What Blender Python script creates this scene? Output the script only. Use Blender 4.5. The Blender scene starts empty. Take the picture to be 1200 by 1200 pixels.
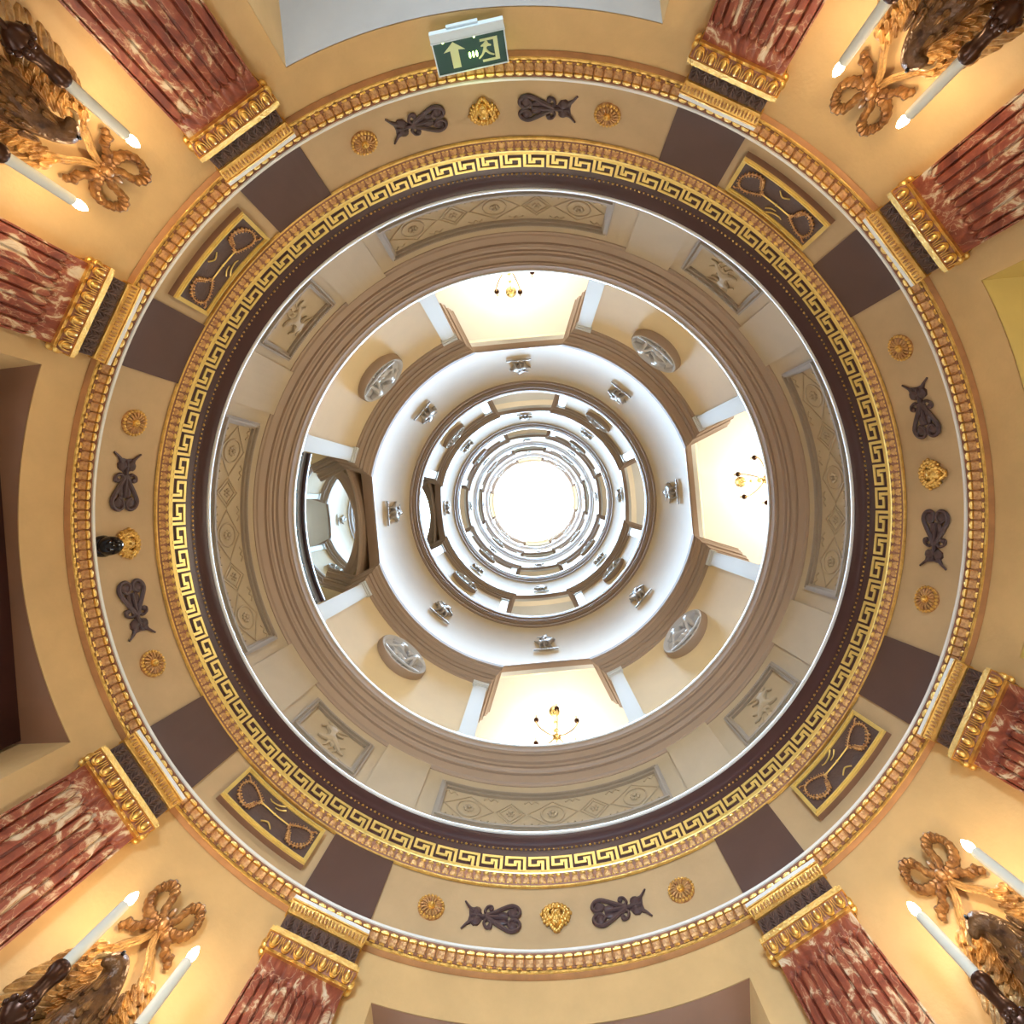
import bpy, bmesh, math, random
from mathutils import Vector, Matrix
from math import sin, cos, pi, radians as RAD, sqrt, atan2
random.seed(7)
S = bpy.context.scene
COL = S.collection

# ------------------------------------------------------------------ camera, world, exposure, large lights
cd = bpy.data.cameras.new('camera'); cam = bpy.data.objects.new('camera', cd); COL.objects.link(cam)
cd.sensor_width = 36; cd.lens = 36*550/1200; cd.shift_x = -26/1200; cd.shift_y = -14/1200
cd.clip_start = 0.02; cd.clip_end = 200
cam.location = (0.0213, -0.0678, 0.0); cam.rotation_euler = (pi, 0, 0)
S.camera = cam
W = bpy.data.worlds.new('world'); S.world = W; W.use_nodes = True
W.node_tree.nodes['Background'].inputs[0].default_value = (0.70, 0.84, 1.0, 1)
W.node_tree.nodes['Background'].inputs[1].default_value = 1.6
S.view_settings.view_transform = 'Standard'; S.view_settings.look = 'None'
S.view_settings.gamma = 1; S.view_settings.use_curve_mapping = False
S.view_settings.exposure = 0.32
SKY_POWER = 350          # daylight through the roof light (its glass glows separately)
GLASS_GLOW = 2.4
ROOM_POWER = [105, 50, 26, 12, 7]
FLAME_POWER = 1.7
DOOR_DAYLIGHT = 42

def area(name, loc, target, size, power, color, shape='DISK', size_y=None, spread=180):
    l = bpy.data.lights.new(name, 'AREA'); l.shape = shape; l.size = size; l.energy = power; l.color = color
    if size_y: l.size_y = size_y
    l.spread = RAD(spread)
    o = bpy.data.objects.new(name, l); COL.objects.link(o); o.location = loc
    o.rotation_euler = (Vector(target)-Vector(loc)).to_track_quat('-Z', 'Y').to_euler()
    return o
def point(name, loc, power, color, size=0.03):
    l = bpy.data.lights.new(name, 'POINT'); l.energy = power; l.color = color; l.shadow_soft_size = size
    o = bpy.data.objects.new(name, l); COL.objects.link(o); o.location = loc
    return o
LEVELS = [3.88, 8.20, 12.45, 16.45, 20.40]   # heights of the gallery lips above the lens
TOP = 23.55
BAY = [-5.8, 86.2, 175.6, 263.4]             # right, bottom, left, top doorways (degrees, clockwise in the picture)
DIAG = [39.85, 131.1, 219.05, 309.35]
PIL = [24.0, 55.7, 116.3, 145.9, 205.0, 233.1, 294.9, 323.8]
UP = [-5.2, 84.8, 174.8, 264.8]              # axes of the upper openings
area('daylight_through_roof', (0, 0, TOP-0.12), (0, 0, 0), 3.7, SKY_POWER, (0.50, 0.74, 1.0), spread=62)

# ------------------------------------------------------------------ materials
def mat(name, color, rough=0.6, metal=0.0, var=0.0, vscale=6, bump=0.0, bscale=40, spec=0.5, color2=None, coat=0):
    m = bpy.data.materials.new(name); m.use_nodes = True
    nt = m.node_tree; b = nt.nodes['Principled BSDF']
    b.inputs['Roughness'].default_value = rough; b.inputs['Metallic'].default_value = metal
    b.inputs['Specular IOR Level'].default_value = spec
    b.inputs['Coat Weight'].default_value = coat
    b.inputs['Base Color'].default_value = (*color, 1)
    tc = nt.nodes.new('ShaderNodeTexCoord')
    if var > 0 or color2:
        n = nt.nodes.new('ShaderNodeTexNoise'); n.inputs['Scale'].default_value = vscale
        n.inputs['Detail'].default_value = 6; n.inputs['Roughness'].default_value = 0.62
        nt.links.new(tc.outputs['Object'], n.inputs['Vector'])
        r = nt.nodes.new('ShaderNodeValToRGB'); r.color_ramp.elements[0].position = 0.32; r.color_ramp.elements[1].position = 0.68
        c2 = color2 or tuple(min(1, c*(1+var)) for c in color)
        c1 = color if color2 else tuple(c*(1-var) for c in color)
        r.color_ramp.elements[0].color = (*c1, 1); r.color_ramp.elements[1].color = (*c2, 1)
        nt.links.new(n.outputs['Fac'], r.inputs['Fac']); nt.links.new(r.outputs['Color'], b.inputs['Base Color'])
    if bump > 0:
        n2 = nt.nodes.new('ShaderNodeTexNoise'); n2.inputs['Scale'].default_value = bscale; n2.inputs['Detail'].default_value = 5
        nt.links.new(tc.outputs['Object'], n2.inputs['Vector'])
        bp = nt.nodes.new('ShaderNodeBump'); bp.inputs['Strength'].default_value = bump; bp.inputs['Distance'].default_value = 0.01
        nt.links.new(n2.outputs['Fac'], bp.inputs['Height']); nt.links.new(bp.outputs['Normal'], b.inputs['Normal'])
    return m
def emis(name, color, strength):
    m = bpy.data.materials.new(name); m.use_nodes = True; b = m.node_tree.nodes['Principled BSDF']
    b.inputs['Base Color'].default_value = (*color, 1); b.inputs['Emission Color'].default_value = (*color, 1)
    b.inputs['Emission Strength'].default_value = strength
    return m
def glassy(name, color, rough=0.02):
    m = bpy.data.materials.new(name); m.use_nodes = True; b = m.node_tree.nodes['Principled BSDF']
    b.inputs['Base Color'].default_value = (*color, 1); b.inputs['Roughness'].default_value = rough
    b.inputs['Transmission Weight'].default_value = 1.0; b.inputs['IOR'].default_value = 1.45
    return m
def marble():
    m = bpy.data.materials.new('red_marble'); m.use_nodes = True; nt = m.node_tree; b = nt.nodes['Principled BSDF']
    N, L = nt.nodes.new, nt.links.new
    tc = N('ShaderNodeTexCoord'); oi = N('ShaderNodeObjectInfo')
    add = N('ShaderNodeVectorMath'); add.operation = 'ADD'
    mu = N('ShaderNodeMath'); mu.operation = 'MULTIPLY'; mu.inputs[1].default_value = 40
    L(oi.outputs['Random'], mu.inputs[0]); L(tc.outputs['Object'], add.inputs[0]); L(mu.outputs[0], add.inputs[1])
    mp = N('ShaderNodeMapping'); mp.inputs['Rotation'].default_value = (0.5, 0.2, 0.3); mp.inputs['Scale'].default_value = (1, 1.5, 1)
    L(add.outputs[0], mp.inputs[0])
    n1 = N('ShaderNodeTexNoise'); n1.inputs['Scale'].default_value = 8; n1.inputs['Detail'].default_value = 8; n1.inputs['Distortion'].default_value = 1.2
    n1.inputs['Roughness'].default_value = 0.65; L(mp.outputs[0], n1.inputs['Vector'])
    r1 = N('ShaderNodeValToRGB'); e = r1.color_ramp.elements
    e[0].position = 0.30; e[0].color = (0.11, 0.022, 0.014, 1); e[1].position = 0.50; e[1].color = (0.255, 0.058, 0.030, 1)
    x = e.new(0.555); x.color = (0.33, 0.105, 0.055, 1); x = e.new(0.59); x.color = (0.55, 0.38, 0.24, 1); x = e.new(0.64); x.color = (0.66, 0.54, 0.40, 1)
    L(n1.outputs['Fac'], r1.inputs['Fac'])
    v = N('ShaderNodeTexVoronoi'); v.feature = 'DISTANCE_TO_EDGE'; v.inputs['Scale'].default_value = 7
    ns = N('ShaderNodeTexNoise'); ns.inputs['Scale'].default_value = 9; ns.inputs['Detail'].default_value = 5; L(mp.outputs[0], ns.inputs['Vector'])
    mx = N('ShaderNodeMix'); mx.data_type = 'VECTOR'; mx.inputs[0].default_value = 0.22
    L(mp.outputs[0], mx.inputs[4]); L(ns.outputs['Color'], mx.inputs[5]); L(mx.outputs[1], v.inputs['Vector'])
    r2 = N('ShaderNodeValToRGB'); r2.color_ramp.elements[0].position = 0.0; r2.color_ramp.elements[0].color = (0.55,)*3+(1,)
    r2.color_ramp.elements[1].position = 0.02; r2.color_ramp.elements[1].color = (0, 0, 0, 1)
    L(v.outputs['Distance'], r2.inputs['Fac'])
    m2 = N('ShaderNodeMix'); m2.data_type = 'RGBA'; L(r2.outputs['Color'], m2.inputs[0]); L(r1.outputs['Color'], m2.inputs[6])
    m2.inputs[7].default_value = (0.62, 0.42, 0.27, 1); L(m2.outputs[2], b.inputs['Base Color'])
    b.inputs['Roughness'].default_value = 0.32
    return m
M = dict(
 wall=mat('warm_cream_plaster', (0.66, 0.435, 0.195), 0.62, var=0.09, vscale=3.2, bump=0.12, bscale=60),
 frieze=mat('frieze_plaster', (0.57, 0.395, 0.215), 0.55, var=0.10, vscale=2.6, bump=0.08, bscale=50),
 soffit_brown=mat('brown_shade_tint_and_backing', (0.30, 0.15, 0.085), 0.5, var=0.08, vscale=4),  # reveal tints hold shade and reflected light; brown also backs garland panels
 soffit_pale=mat('pale_reveal_light_tint', (0.32, 0.28, 0.235), 0.6, var=0.05, vscale=5),
 soffit_green=mat('ochre_reveal_light_tint', (0.55, 0.41, 0.13), 0.6, var=0.05, vscale=5),
 gilt=mat('gilding', (0.92, 0.56, 0.17), 0.33, 0.9, var=0.22, vscale=30, bump=0.35, bscale=120),
 giltred=mat('gilding_over_red_bole', (0.40, 0.17, 0.075), 0.38, 0.45, color2=(0.80, 0.48, 0.18), vscale=38, bump=0.4, bscale=110),
 leafback=mat('red_bole_ground', (0.30, 0.13, 0.07), 0.5, 0.2, var=0.2, vscale=20),
 goldpaint=mat('yellow_gold_paint', (0.86, 0.63, 0.20), 0.34, 0.45, var=0.08, vscale=20),
 brown=mat('mauve_brown_paint', (0.105, 0.052, 0.042), 0.42, var=0.07, vscale=4, bump=0.05),
 brownrelief=mat('brown_relief_paint', (0.10, 0.055, 0.045), 0.45, var=0.12, vscale=20, bump=0.3, bscale=60),
 plum=mat('dark_plum_paint', (0.062, 0.022, 0.021), 0.35, var=0.06, vscale=8),
 lyre=mat('dark_mauve_relief', (0.075, 0.038, 0.040), 0.42, var=0.1, vscale=20),
 redline=mat('orange_brown_line_paint', (0.46, 0.21, 0.075), 0.42, 0.15, var=0.15, vscale=12),
 bounce_floor=mat('bounce_damping_floor', (0.12, 0.07, 0.045), 0.9, var=0.2, vscale=30),
 white=mat('white_gloss_paint', (0.82, 0.82, 0.80), 0.3),
 drum=mat('stone_beige_paint', (0.52, 0.395, 0.245), 0.6, var=0.05, vscale=3, bump=0.04),
 drumframe=mat('brown_beige_frame_paint', (0.36, 0.275, 0.19), 0.55, var=0.05, vscale=10),
 drumrelief=mat('stone_beige_relief', (0.49, 0.37, 0.23), 0.6, var=0.06, vscale=12, bump=0.1),
 cornice=mat('taupe_cornice_paint', (0.41, 0.285, 0.195), 0.5),
 upwall=mat('upper_cream_paint', (0.84, 0.64, 0.36), 0.6, var=0.03, vscale=3),
 upfrieze=mat('upper_frieze_paint', (0.82, 0.66, 0.44), 0.6, var=0.03, vscale=3),
 upwhite=mat('upper_white_pilaster_paint', (0.70, 0.70, 0.68), 0.45),
 room=mat('room_white_paint', (0.84, 0.82, 0.74), 0.7, var=0.02, vscale=2),
 relief=mat('stone_grey_relief', (0.52, 0.48, 0.46), 0.4, var=0.15, vscale=14, bump=0.1),
 medal=mat('pale_grey_medallion', (0.60, 0.57, 0.55), 0.42, var=0.06, vscale=10),
 carve=mat('aged_gilt_wood', (0.115, 0.042, 0.018), 0.33, 0.35, color2=(0.50, 0.26, 0.09), vscale=26, bump=0.5, bscale=70),
 carvedark=mat('dark_carved_wood', (0.06, 0.022, 0.010), 0.3, 0.3, color2=(0.26, 0.12, 0.04), vscale=24, bump=0.5, bscale=70),
 carvelight=mat('worn_gilt_feathers', (0.26, 0.12, 0.04), 0.36, 0.4, color2=(0.78, 0.48, 0.18), vscale=22, bump=0.5, bscale=80),
 bronze=mat('dark_bronze', (0.075, 0.030, 0.016), 0.28, 0.6, var=0.2, vscale=30),
 candle=mat('ivory_candle_tube', (0.74, 0.72, 0.62), 0.5),
 flame=emis('candle_bulb_glow', (1.0, 0.86, 0.62), 30),
 brass=mat('polished_brass', (0.80, 0.58, 0.24), 0.22, 0.95),
 darkwood=mat('dark_mahogany', (0.040, 0.012, 0.010), 0.28, var=0.2, vscale=9),
 mirror=mat('mirror_glass', (0.86, 0.93, 0.95), 0.015, 1.0),
 glass=glassy('window_glass', (0.92, 0.97, 0.96)),
 blackdome=mat('black_dome_plastic', (0.006, 0.005, 0.008), 0.08),
 plastic=mat('white_sign_plastic', (0.62, 0.72, 0.76), 0.25),
 signgreen=mat('green_sign_film', (0.012, 0.06, 0.03), 0.35, spec=0.25),
 signwhite=mat('pale_sign_symbol', (0.72, 0.80, 0.42), 0.4),
 signlamp=emis('sign_lamp_glow', (0.75, 1.0, 0.30), 7),
 skyglass=emis('sunlit_laylight_glass', (0.93, 0.97, 1.0), GLASS_GLOW),
 steel=mat('brushed_steel', (0.5, 0.5, 0.52), 0.3, 0.9),
 floor=mat('polished_stone_floor', (0.50, 0.40, 0.28), 0.3, var=0.15, vscale=4),
 marble=marble(),
)

# ------------------------------------------------------------------ geometry helpers
class MB:
    def __init__(s): s.v = []; s.f = []
    def add(s, vs, fs):
        k = len(s.v); s.v += [tuple(p) for p in vs]; s.f += [tuple(i+k for i in f) for f in fs]
    def grid(s, rows, cu=False, cv=False):
        n = len(rows); m = len(rows[0]); k = len(s.v)
        for r in rows: s.v += [tuple(p) for p in r]
        for i in range(n if cu else n-1):
            for j in range(m if cv else m-1):
                a, b = i, (i+1) % n; c, d = j, (j+1) % m
                s.f.append((k+a*m+c, k+a*m+d, k+b*m+d, k+b*m+c))
    def ring(s, prof, a0=0, a1=360, n=192, closed=True):      # prof of (R, z) turned about the rotunda's axis
        full = abs(a1-a0) >= 359.9
        angs = [RAD(a0+(a1-a0)*i/n) for i in range(n if full else n+1)]
        s.grid([[(r*cos(a), r*sin(a), z) for r, z in prof] for a in angs], cu=full, cv=closed)
        if not full and closed:
            m = len(prof); k = len(s.v)
            s.f.append(tuple(range(k-m, k))); s.f.append(tuple(range(k-m*len(angs), k-m*len(angs)+m))[::-1])
    def box(s, u0, u1, v0, v1, d0, d1, nu=1):
        rows = []
        for i in range(nu+1):
            u = u0+(u1-u0)*i/nu
            rows.append([(u, v0, d0), (u, v1, d0), (u, v1, d1), (u, v0, d1)])
        k = len(s.v); s.grid(rows, cv=True)
        s.f.append((k, k+1, k+2, k+3)); e = k+4*nu; s.f.append((e+3, e+2, e+1, e))
    def prism(s, out, d0, d1):
        n = len(out); k = len(s.v)
        s.v += [(u, v, d0) for u, v in out] + [(u, v, d1) for u, v in out]
        s.f.append(tuple(range(k, k+n))); s.f.append(tuple(range(k+n, k+2*n))[::-1])
        for i in range(n):
            j = (i+1) % n; s.f.append((k+i, k+n+i, k+n+j, k+j))
    def lathe(s, prof, c, axis=(0, 0, 1), n=12):              # prof of (radius, along)
        ax = Vector(axis).normalized(); t = ax.orthogonal().normalized(); b = ax.cross(t); c = Vector(c)
        s.grid([[c+ax*h+(t*cos(2*pi*i/n)+b*sin(2*pi*i/n))*r for r, h in prof] for i in range(n)], cu=True)
    def ball(s, c, r, n=8, m=6):
        rx, ry, rz = r if hasattr(r, '__len__') else (r, r, r)
        s.grid([[(c[0]+rx*cos(2*pi*i/n)*sin(pi*j/m), c[1]+ry*sin(2*pi*i/n)*sin(pi*j/m), c[2]+rz*cos(pi*j/m)) for j in range(m+1)] for i in range(n)], cu=True)
    def tube(s, path, r, n=8, closed=False, sq=1.0, up=(0, 0, 1)):
        P = [Vector(p) for p in path]; N = len(P); rows = []
        for i, p in enumerate(P):
            if closed: t = P[(i+1) % N]-P[i-1]
            else: t = P[min(i+1, N-1)]-P[max(i-1, 0)]
            t.normalize(); a = Vector(up).cross(t)
            if a.length < 1e-4: a = t.orthogonal()
            a.normalize(); b = t.cross(a)
            rr = r(i/(N-1)) if callable(r) else r
            rows.append([p+a*rr*cos(2*pi*k/n)+b*rr*sq*sin(2*pi*k/n) for k in range(n)])
        k0 = len(s.v); s.grid(rows, cu=closed, cv=True)
        if not closed:
            s.f.append(tuple(range(k0, k0+n))[::-1]); e = k0+n*(N-1); s.f.append(tuple(range(e, e+n)))
    def build(s, name, m, parent=None, fn=None, smooth=False, loc=None, rz=None, sharp=42):
        me = bpy.data.meshes.new(name)
        vs = [fn(*p) for p in s.v] if fn else s.v
        me.from_pydata([tuple(p) for p in vs], [], s.f)
        bm = bmesh.new(); bm.from_mesh(me); bmesh.ops.recalc_face_normals(bm, faces=bm.faces); bm.to_mesh(me); bm.free()
        me.materials.append(M[m])
        if smooth:
            me.polygons.foreach_set('use_smooth', [True]*len(me.polygons))
            try: me.set_sharp_from_angle(angle=RAD(sharp))
            except Exception: pass
        o = bpy.data.objects.new(name, me); COL.objects.link(o)
        if parent: o.parent = parent
        if loc is not None: o.location = loc
        if rz is not None: o.rotation_euler = (0, 0, rz)
        return o
def spline(pts, k=6, closed=False):
    P = [Vector(p) for p in pts]; n = len(P); out = []
    for i in range(n if closed else n-1):
        p0 = P[(i-1) % n] if closed or i > 0 else P[0]; p1 = P[i]; p2 = P[(i+1) % n]
        p3 = P[(i+2) % n] if closed or i+2 < n else P[-1]
        for j in range(k):
            t = j/k; out.append(0.5*((2*p1)+(p2-p0)*t+(2*p0-5*p1+4*p2-p3)*t*t+(3*p1-p0-3*p2+p3)*t**3))
    if not closed: out.append(P[-1])
    return out
def bend(R):            # wall-local (u along the wall, v up, d out of the wall into the room) -> local xyz of an object turned to the wall
    return lambda u, v, d: ((R-d)*cos(u/R)-R, (R-d)*sin(u/R), v)
def flat(u, v, d): return (-d, u, v)
def thing(name, label, cat, loc=(0, 0, 0), rz=0, group=None):
    o = bpy.data.objects.new(name, None); o.empty_display_size = 0.05; COL.objects.link(o)
    o.location = loc; o.rotation_euler = (0, 0, rz); o['label'] = label; o['category'] = cat
    if group: o['group'] = group
    return o
def on_wall(a, R, z): return (R*cos(RAD(a)), R*sin(RAD(a)), z)
def wall_thing(name, label, cat, a, R, z, group=None):
    return thing(name, label, cat, on_wall(a, R, z), RAD(a), group)
def struct(o): o['kind'] = 'structure'; return o
def stuff(o): o['kind'] = 'stuff'; return o
def dup(root, loc, rz, label, group=None):
    r = root.copy(); COL.objects.link(r); r.location = loc; r.rotation_euler = (0, 0, rz); r['label'] = label
    if group: r['group'] = group
    for ch in list(root.children):
        c = ch.copy(); COL.objects.link(c); c.parent = r
        for g in list(ch.children):
            d = g.copy(); COL.objects.link(d); d.parent = c
    return r
def skin(verts, edges, radii, sub=1, name='tmp'):
    me = bpy.data.meshes.new(name); me.from_pydata(verts, edges, [])
    o = bpy.data.objects.new(name, me); COL.objects.link(o)
    md = o.modifiers.new('s', 'SKIN'); sv = me.skin_vertices
    if not sv:
        bm = bmesh.new(); bm.from_mesh(me); bm.verts.layers.skin.verify(); bm.to_mesh(me); bm.free(); sv = me.skin_vertices
    for i, r in enumerate(radii):
        sv[0].data[i].radius = r if hasattr(r, '__len__') else (r, r)
    sv[0].data[0].use_root = True
    m2 = o.modifiers.new('d', 'SUBSURF'); m2.levels = sub; m2.render_levels = sub
    bpy.context.view_layer.update()
    dg = bpy.context.evaluated_depsgraph_get(); ev = o.evaluated_get(dg).to_mesh()
    vs = [tuple(v.co) for v in ev.vertices]; fs = [tuple(p.vertices) for p in ev.polygons]
    o.evaluated_get(dg).to_mesh_clear(); bpy.data.objects.remove(o); bpy.data.meshes.remove(me)
    return vs, fs
SIDE = ['right', 'bottom', 'left', 'top']
CORNER = ['bottom right', 'bottom left', 'top left', 'top right']
R0 = 2.05

# ------------------------------------------------------------------ ground storey: walls with four openings
HEAD = 1.885; FLOOR = -1.25
def sector(mb, a0, a1, z0, z1, r0=R0, r1=2.62, n=12): mb.ring([(r0, z0), (r1, z0), (r1, z1), (r0, z1)], a0, a1, n)
WN = ['wall_southeast', 'wall_southwest', 'wall_northwest', 'wall_northeast']
HALF = 21.8
for k in range(4):
    b0 = BAY[k]+HALF; b1 = BAY[(k+1) % 4]-HALF + (360 if k == 3 else 0)
    mb = MB(); sector(mb, b0, b1, FLOOR, 2.10, n=32); struct(mb.build(WN[k], 'wall', smooth=True))
WO = ['wall_east', 'wall_south', 'wall_west', 'wall_north']
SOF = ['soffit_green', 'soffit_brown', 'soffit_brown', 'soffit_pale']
for k in range(4):
    a = BAY[k]
    mb = MB(); sector(mb, a-HALF, a+HALF, HEAD, 2.10, n=28, r1=2.62); w = struct(mb.build(WO[k], 'wall', smooth=True))
    # soffit and splayed jambs of the recess; tints hold its light and shade
    depth = [3.6, 2.14, 2.10, 3.6][k]
    mb = MB(); hx = R0*cos(RAD(HALF)); hu = R0*sin(RAD(HALF)); iu = hu-0.02
    arc = [(R0*cos(RAD(-HALF+2*HALF*i/24)), R0*sin(RAD(-HALF+2*HALF*i/24))) for i in range(25)]
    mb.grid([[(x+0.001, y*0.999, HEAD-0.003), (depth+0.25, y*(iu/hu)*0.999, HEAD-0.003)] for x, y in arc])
    o = mb.build('recess_soffit', SOF[k], w, rz=RAD(a)); o['label'] = ['ochre', 'red-brown', 'brown', 'pale grey'][k]+' soffit tinted with its light and shade'
    for s in (-1, 1):
        mb = MB(); ps = [(hx, s*(hu-0.001)), (depth+0.25, s*iu), (depth+0.25, s*(iu+0.1)), (hx, s*(hu+0.02))]
        k0 = [(x, y, FLOOR) for x, y in ps[:2]]; mb.add([(ps[0][0], ps[0][1], FLOOR), (ps[1][0], ps[1][1], FLOOR), (ps[1][0], ps[1][1], HEAD), (ps[0][0], ps[0][1], HEAD)], [(0, 1, 2, 3)])
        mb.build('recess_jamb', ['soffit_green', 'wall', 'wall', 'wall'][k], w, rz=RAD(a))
mb = MB(); mb.ring([(0.01, FLOOR), (5.2, FLOOR), (5.2, FLOOR-0.1), (0.01, FLOOR-0.1)], n=64); struct(mb.build('floor', 'floor'))
# end walls of the two deep recesses and ceiling over all
for k, m_ in ((0, 'wall'), (3, 'room')):
    mb = MB(); mb.box(-1.1, 1.1, FLOOR, 2.1, 0, 0.1); struct(mb.build('wall_recess_end', m_, fn=lambda u, v, d: (3.85+d, u, v), rz=RAD(BAY[k])))
# left: dark wooden glazed door set; bottom: white glazed door
def glazed(k, frame, depth, label):
    a = RAD(BAY[k]); name = 'door_%d' % (k)
    root = bpy.data.objects.new(name, None); COL.objects.link(root); root.rotation_euler = (0, 0, a); root['kind'] = 'structure'; root['label'] = label
    fn = lambda u, v, d: (depth+d, u, v)
    mb = MB(); W_ = 0.738
    for x in (-W_, W_-0.09): mb.box(x, x+0.09, FLOOR, HEAD, 0, 0.08)
    mb.box(-W_+.09, W_-.09, HEAD-0.075, HEAD-0.004, 0, 0.08)
    mb.build('door_frame', frame, root, fn)
    for x in (-W_+.09, 0.0):
        m2 = MB(); x1 = x+W_-.09
        m2.box(x+.006, x+.075, FLOOR, HEAD-.08, .02, .06); m2.box(x1-.075, x1-.006, FLOOR, HEAD-.08, .02, .06)
        m2.box(x+.075, x1-.075, HEAD-.19, HEAD-.08, .02, .06); m2.box(x+.075, x1-.075, FLOOR, FLOOR+.3, .02, .06)
        lf = m2.build('door_leaf', frame, root, fn)
        for i in range(4):
            z0 = FLOOR+.3+i*0.66
            g = MB(); g.box(x+.08, x1-.08, z0+.02, z0+.62, .035, .042); g.build('pane', 'glass', lf, fn)
            g = MB(); g.box(x+.075, x1-.075, z0+.62, z0+.66, .025, .055)
            if i < 3: g.build('glazing_bar', frame, lf, fn)
glazed(2, 'darkwood', 2.10, 'dark mahogany glazed double door in the left recess')
glazed(1, 'white', 2.14, 'white glazed double door in the bottom recess')
for k, p in ((1, DOOR_DAYLIGHT*1.1), (2, DOOR_DAYLIGHT*0.9)):
    a = RAD(BAY[k]); area('daylight_through_door', (2.9*cos(a), 2.9*sin(a), 0.6), (0, 0, 1.3), 1.2, p, (0.86, 0.92, 1.0), 'RECTANGLE', 2.2)
a = RAD(BAY[3]); area('vestibule_window_light', (3.75*cos(a), 3.75*sin(a), -0.15), (0, 0, 1.25), 1.3, DOOR_DAYLIGHT*2.1, (0.60, 0.80, 1.0), 'RECTANGLE', 1.2, 95)
a = RAD(BAY[0]); area('vestibule_fill_light', (3.6*cos(a), 3.6*sin(a), 0.2), (0.0, 0.0, 1.6), 0.9, DOOR_DAYLIGHT*0.55, (1.0, 0.90, 0.60))  # added warm fill from the right recess, no lamp stands there

# ------------------------------------------------------------------ first moulding under the frieze
def leaf_ring(mb, N, P0, P1, rise, wfrac=0.8, a0=0, a1=360, lobes=True):
    dR, dz = P1[0]-P0[0], P1[1]-P0[1]; L = sqrt(dR*dR+dz*dz); nR, nz = -dz/L, dR/L
    if nR > 0: nR, nz = -nR, -nz
    for i in range(N):
        a = a0+(a1-a0)*(i+.5)/N; w = RAD((a1-a0)/N)*wfrac/2
        pts = []
        for t, ww, hh in ((0, .75, .2), (.35, 1, .9), (.75, .85, 1), (1, .35, .5)):
            R = P0[0]+dR*t; z = P0[1]+dz*t
            row = []
            for s, h in ((-1, 0), (-.5, hh*.8), (0, hh*.45), (.5, hh*.8), (1, 0)):
                aa = RAD(a)+w*ww*s; r = R+nR*rise*h; row.append((r*cos(aa), r*sin(aa), z+nz*rise*h))
            pts.append(row)
        mb.grid(pts)
mb = MB(); mb.ring([(2.052, 2.066), (2.040, 2.070), (2.036, 2.076), (2.030, 2.087), (2.022, 2.089), (2.018, 2.105), (2.000, 2.124), (1.992, 2.128), (1.990, 2.131), (2.06, 2.131)], n=240)
t1 = struct(mb.build('trim_1', 'leafback', smooth=True)); t1['label'] = 'lower ring moulding with gilt leaves under the frieze'
mb = MB(); mb.ring([(2.048, 2.064), (2.0400, 2.069), (2.0320, 2.0765), (2.04, 2.085)], n=240); mb.build('red_fillet', 'redline', t1, smooth=True)
mb = MB(); mb.ring([(2.0325, 2.0765), (2.0275, 2.0785), (2.0255, 2.0865), (2.034, 2.088)], n=240); mb.build('gilt_fillet', 'gilt', t1, smooth=True)
NL = 284
def leaf_fn(u, v, d):      # u in degrees, v 0..1 up the moulding, d out of it
    R = 2.024+(1.994-2.024)*v; z = 2.0885+(2.1285-2.0885)*v; r = R-.79*d; g = RAD(u); return (r*cos(g), r*sin(g), z-.6*d)
lm = MB(); wl = 360/NL/2
lm.grid([[(-wl*.97*q, v, 0.0), (-wl*.74*q, v, h*.9), (-wl*.2*q, v, h*.45), (wl*.2*q, v, h*.45), (wl*.74*q, v, h*.9), (wl*.97*q, v, 0.0)] for v, q, h in ((.16, .9, .003), (.4, 1, .006), (.66, 1, .008))])
nb = len(lm.f)
lm.grid([[(-wl*.95*q, v, -.001), (-wl*.8*q, v, h), (0, v, h*1.25), (wl*.8*q, v, h), (wl*.95*q, v, -.001)] for v, q, h in ((.66, .95, .006), (.74, 1, .013), (.88, .95, .013), (.98, .55, .008), (1.0, .3, .001))])
lm.grid([[(-wl*.6, v, 0), (0, v, .008), (wl*.6, v, 0)] for v in (-.02, .12)]); lm.grid([[(-wl*.6, .12, 0), (0, .12, .008), (wl*.6, .12, 0)], [(-wl*.2, .18, 0), (0, .19, 0), (wl*.2, .18, 0)]])
lf0 = lm.build('leaf', 'giltred', t1, leaf_fn, smooth=True); lf0.data.materials.append(M['gilt'])
for i, p in enumerate(lf0.data.polygons): p.material_index = 1 if i >= nb else 0
for i in range(1, NL):
    o = lf0.copy(); COL.objects.link(o); o.parent = t1; o.rotation_euler = (0, 0, RAD(360/NL*i))
mb = MB(); mb.ring([(1.995, 2.1325), (1.985, 2.1325), (1.983, 2.142), (1.99, 2.146), (2.06, 2.146), (2.06, 2.1325)], n=240); mb.build('white_fillet', 'white', t1, smooth=True)

# ------------------------------------------------------------------ frieze wall
mb = MB(); sector(mb, 0, 360, 2.14, 2.62, n=192, r1=2.5); wf = struct(mb.build('wall_frieze', 'frieze', smooth=True))
for a in PIL:
    mb = MB(); h = RAD(4.9)*R0; mb.box(-h, h, -0.21, 0.215, -0.01, 0.012, 6)
    o = mb.build('frieze_block', 'brown', wf, bend(R0), loc=on_wall(a, R0, 2.355), rz=RAD(a))
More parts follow.
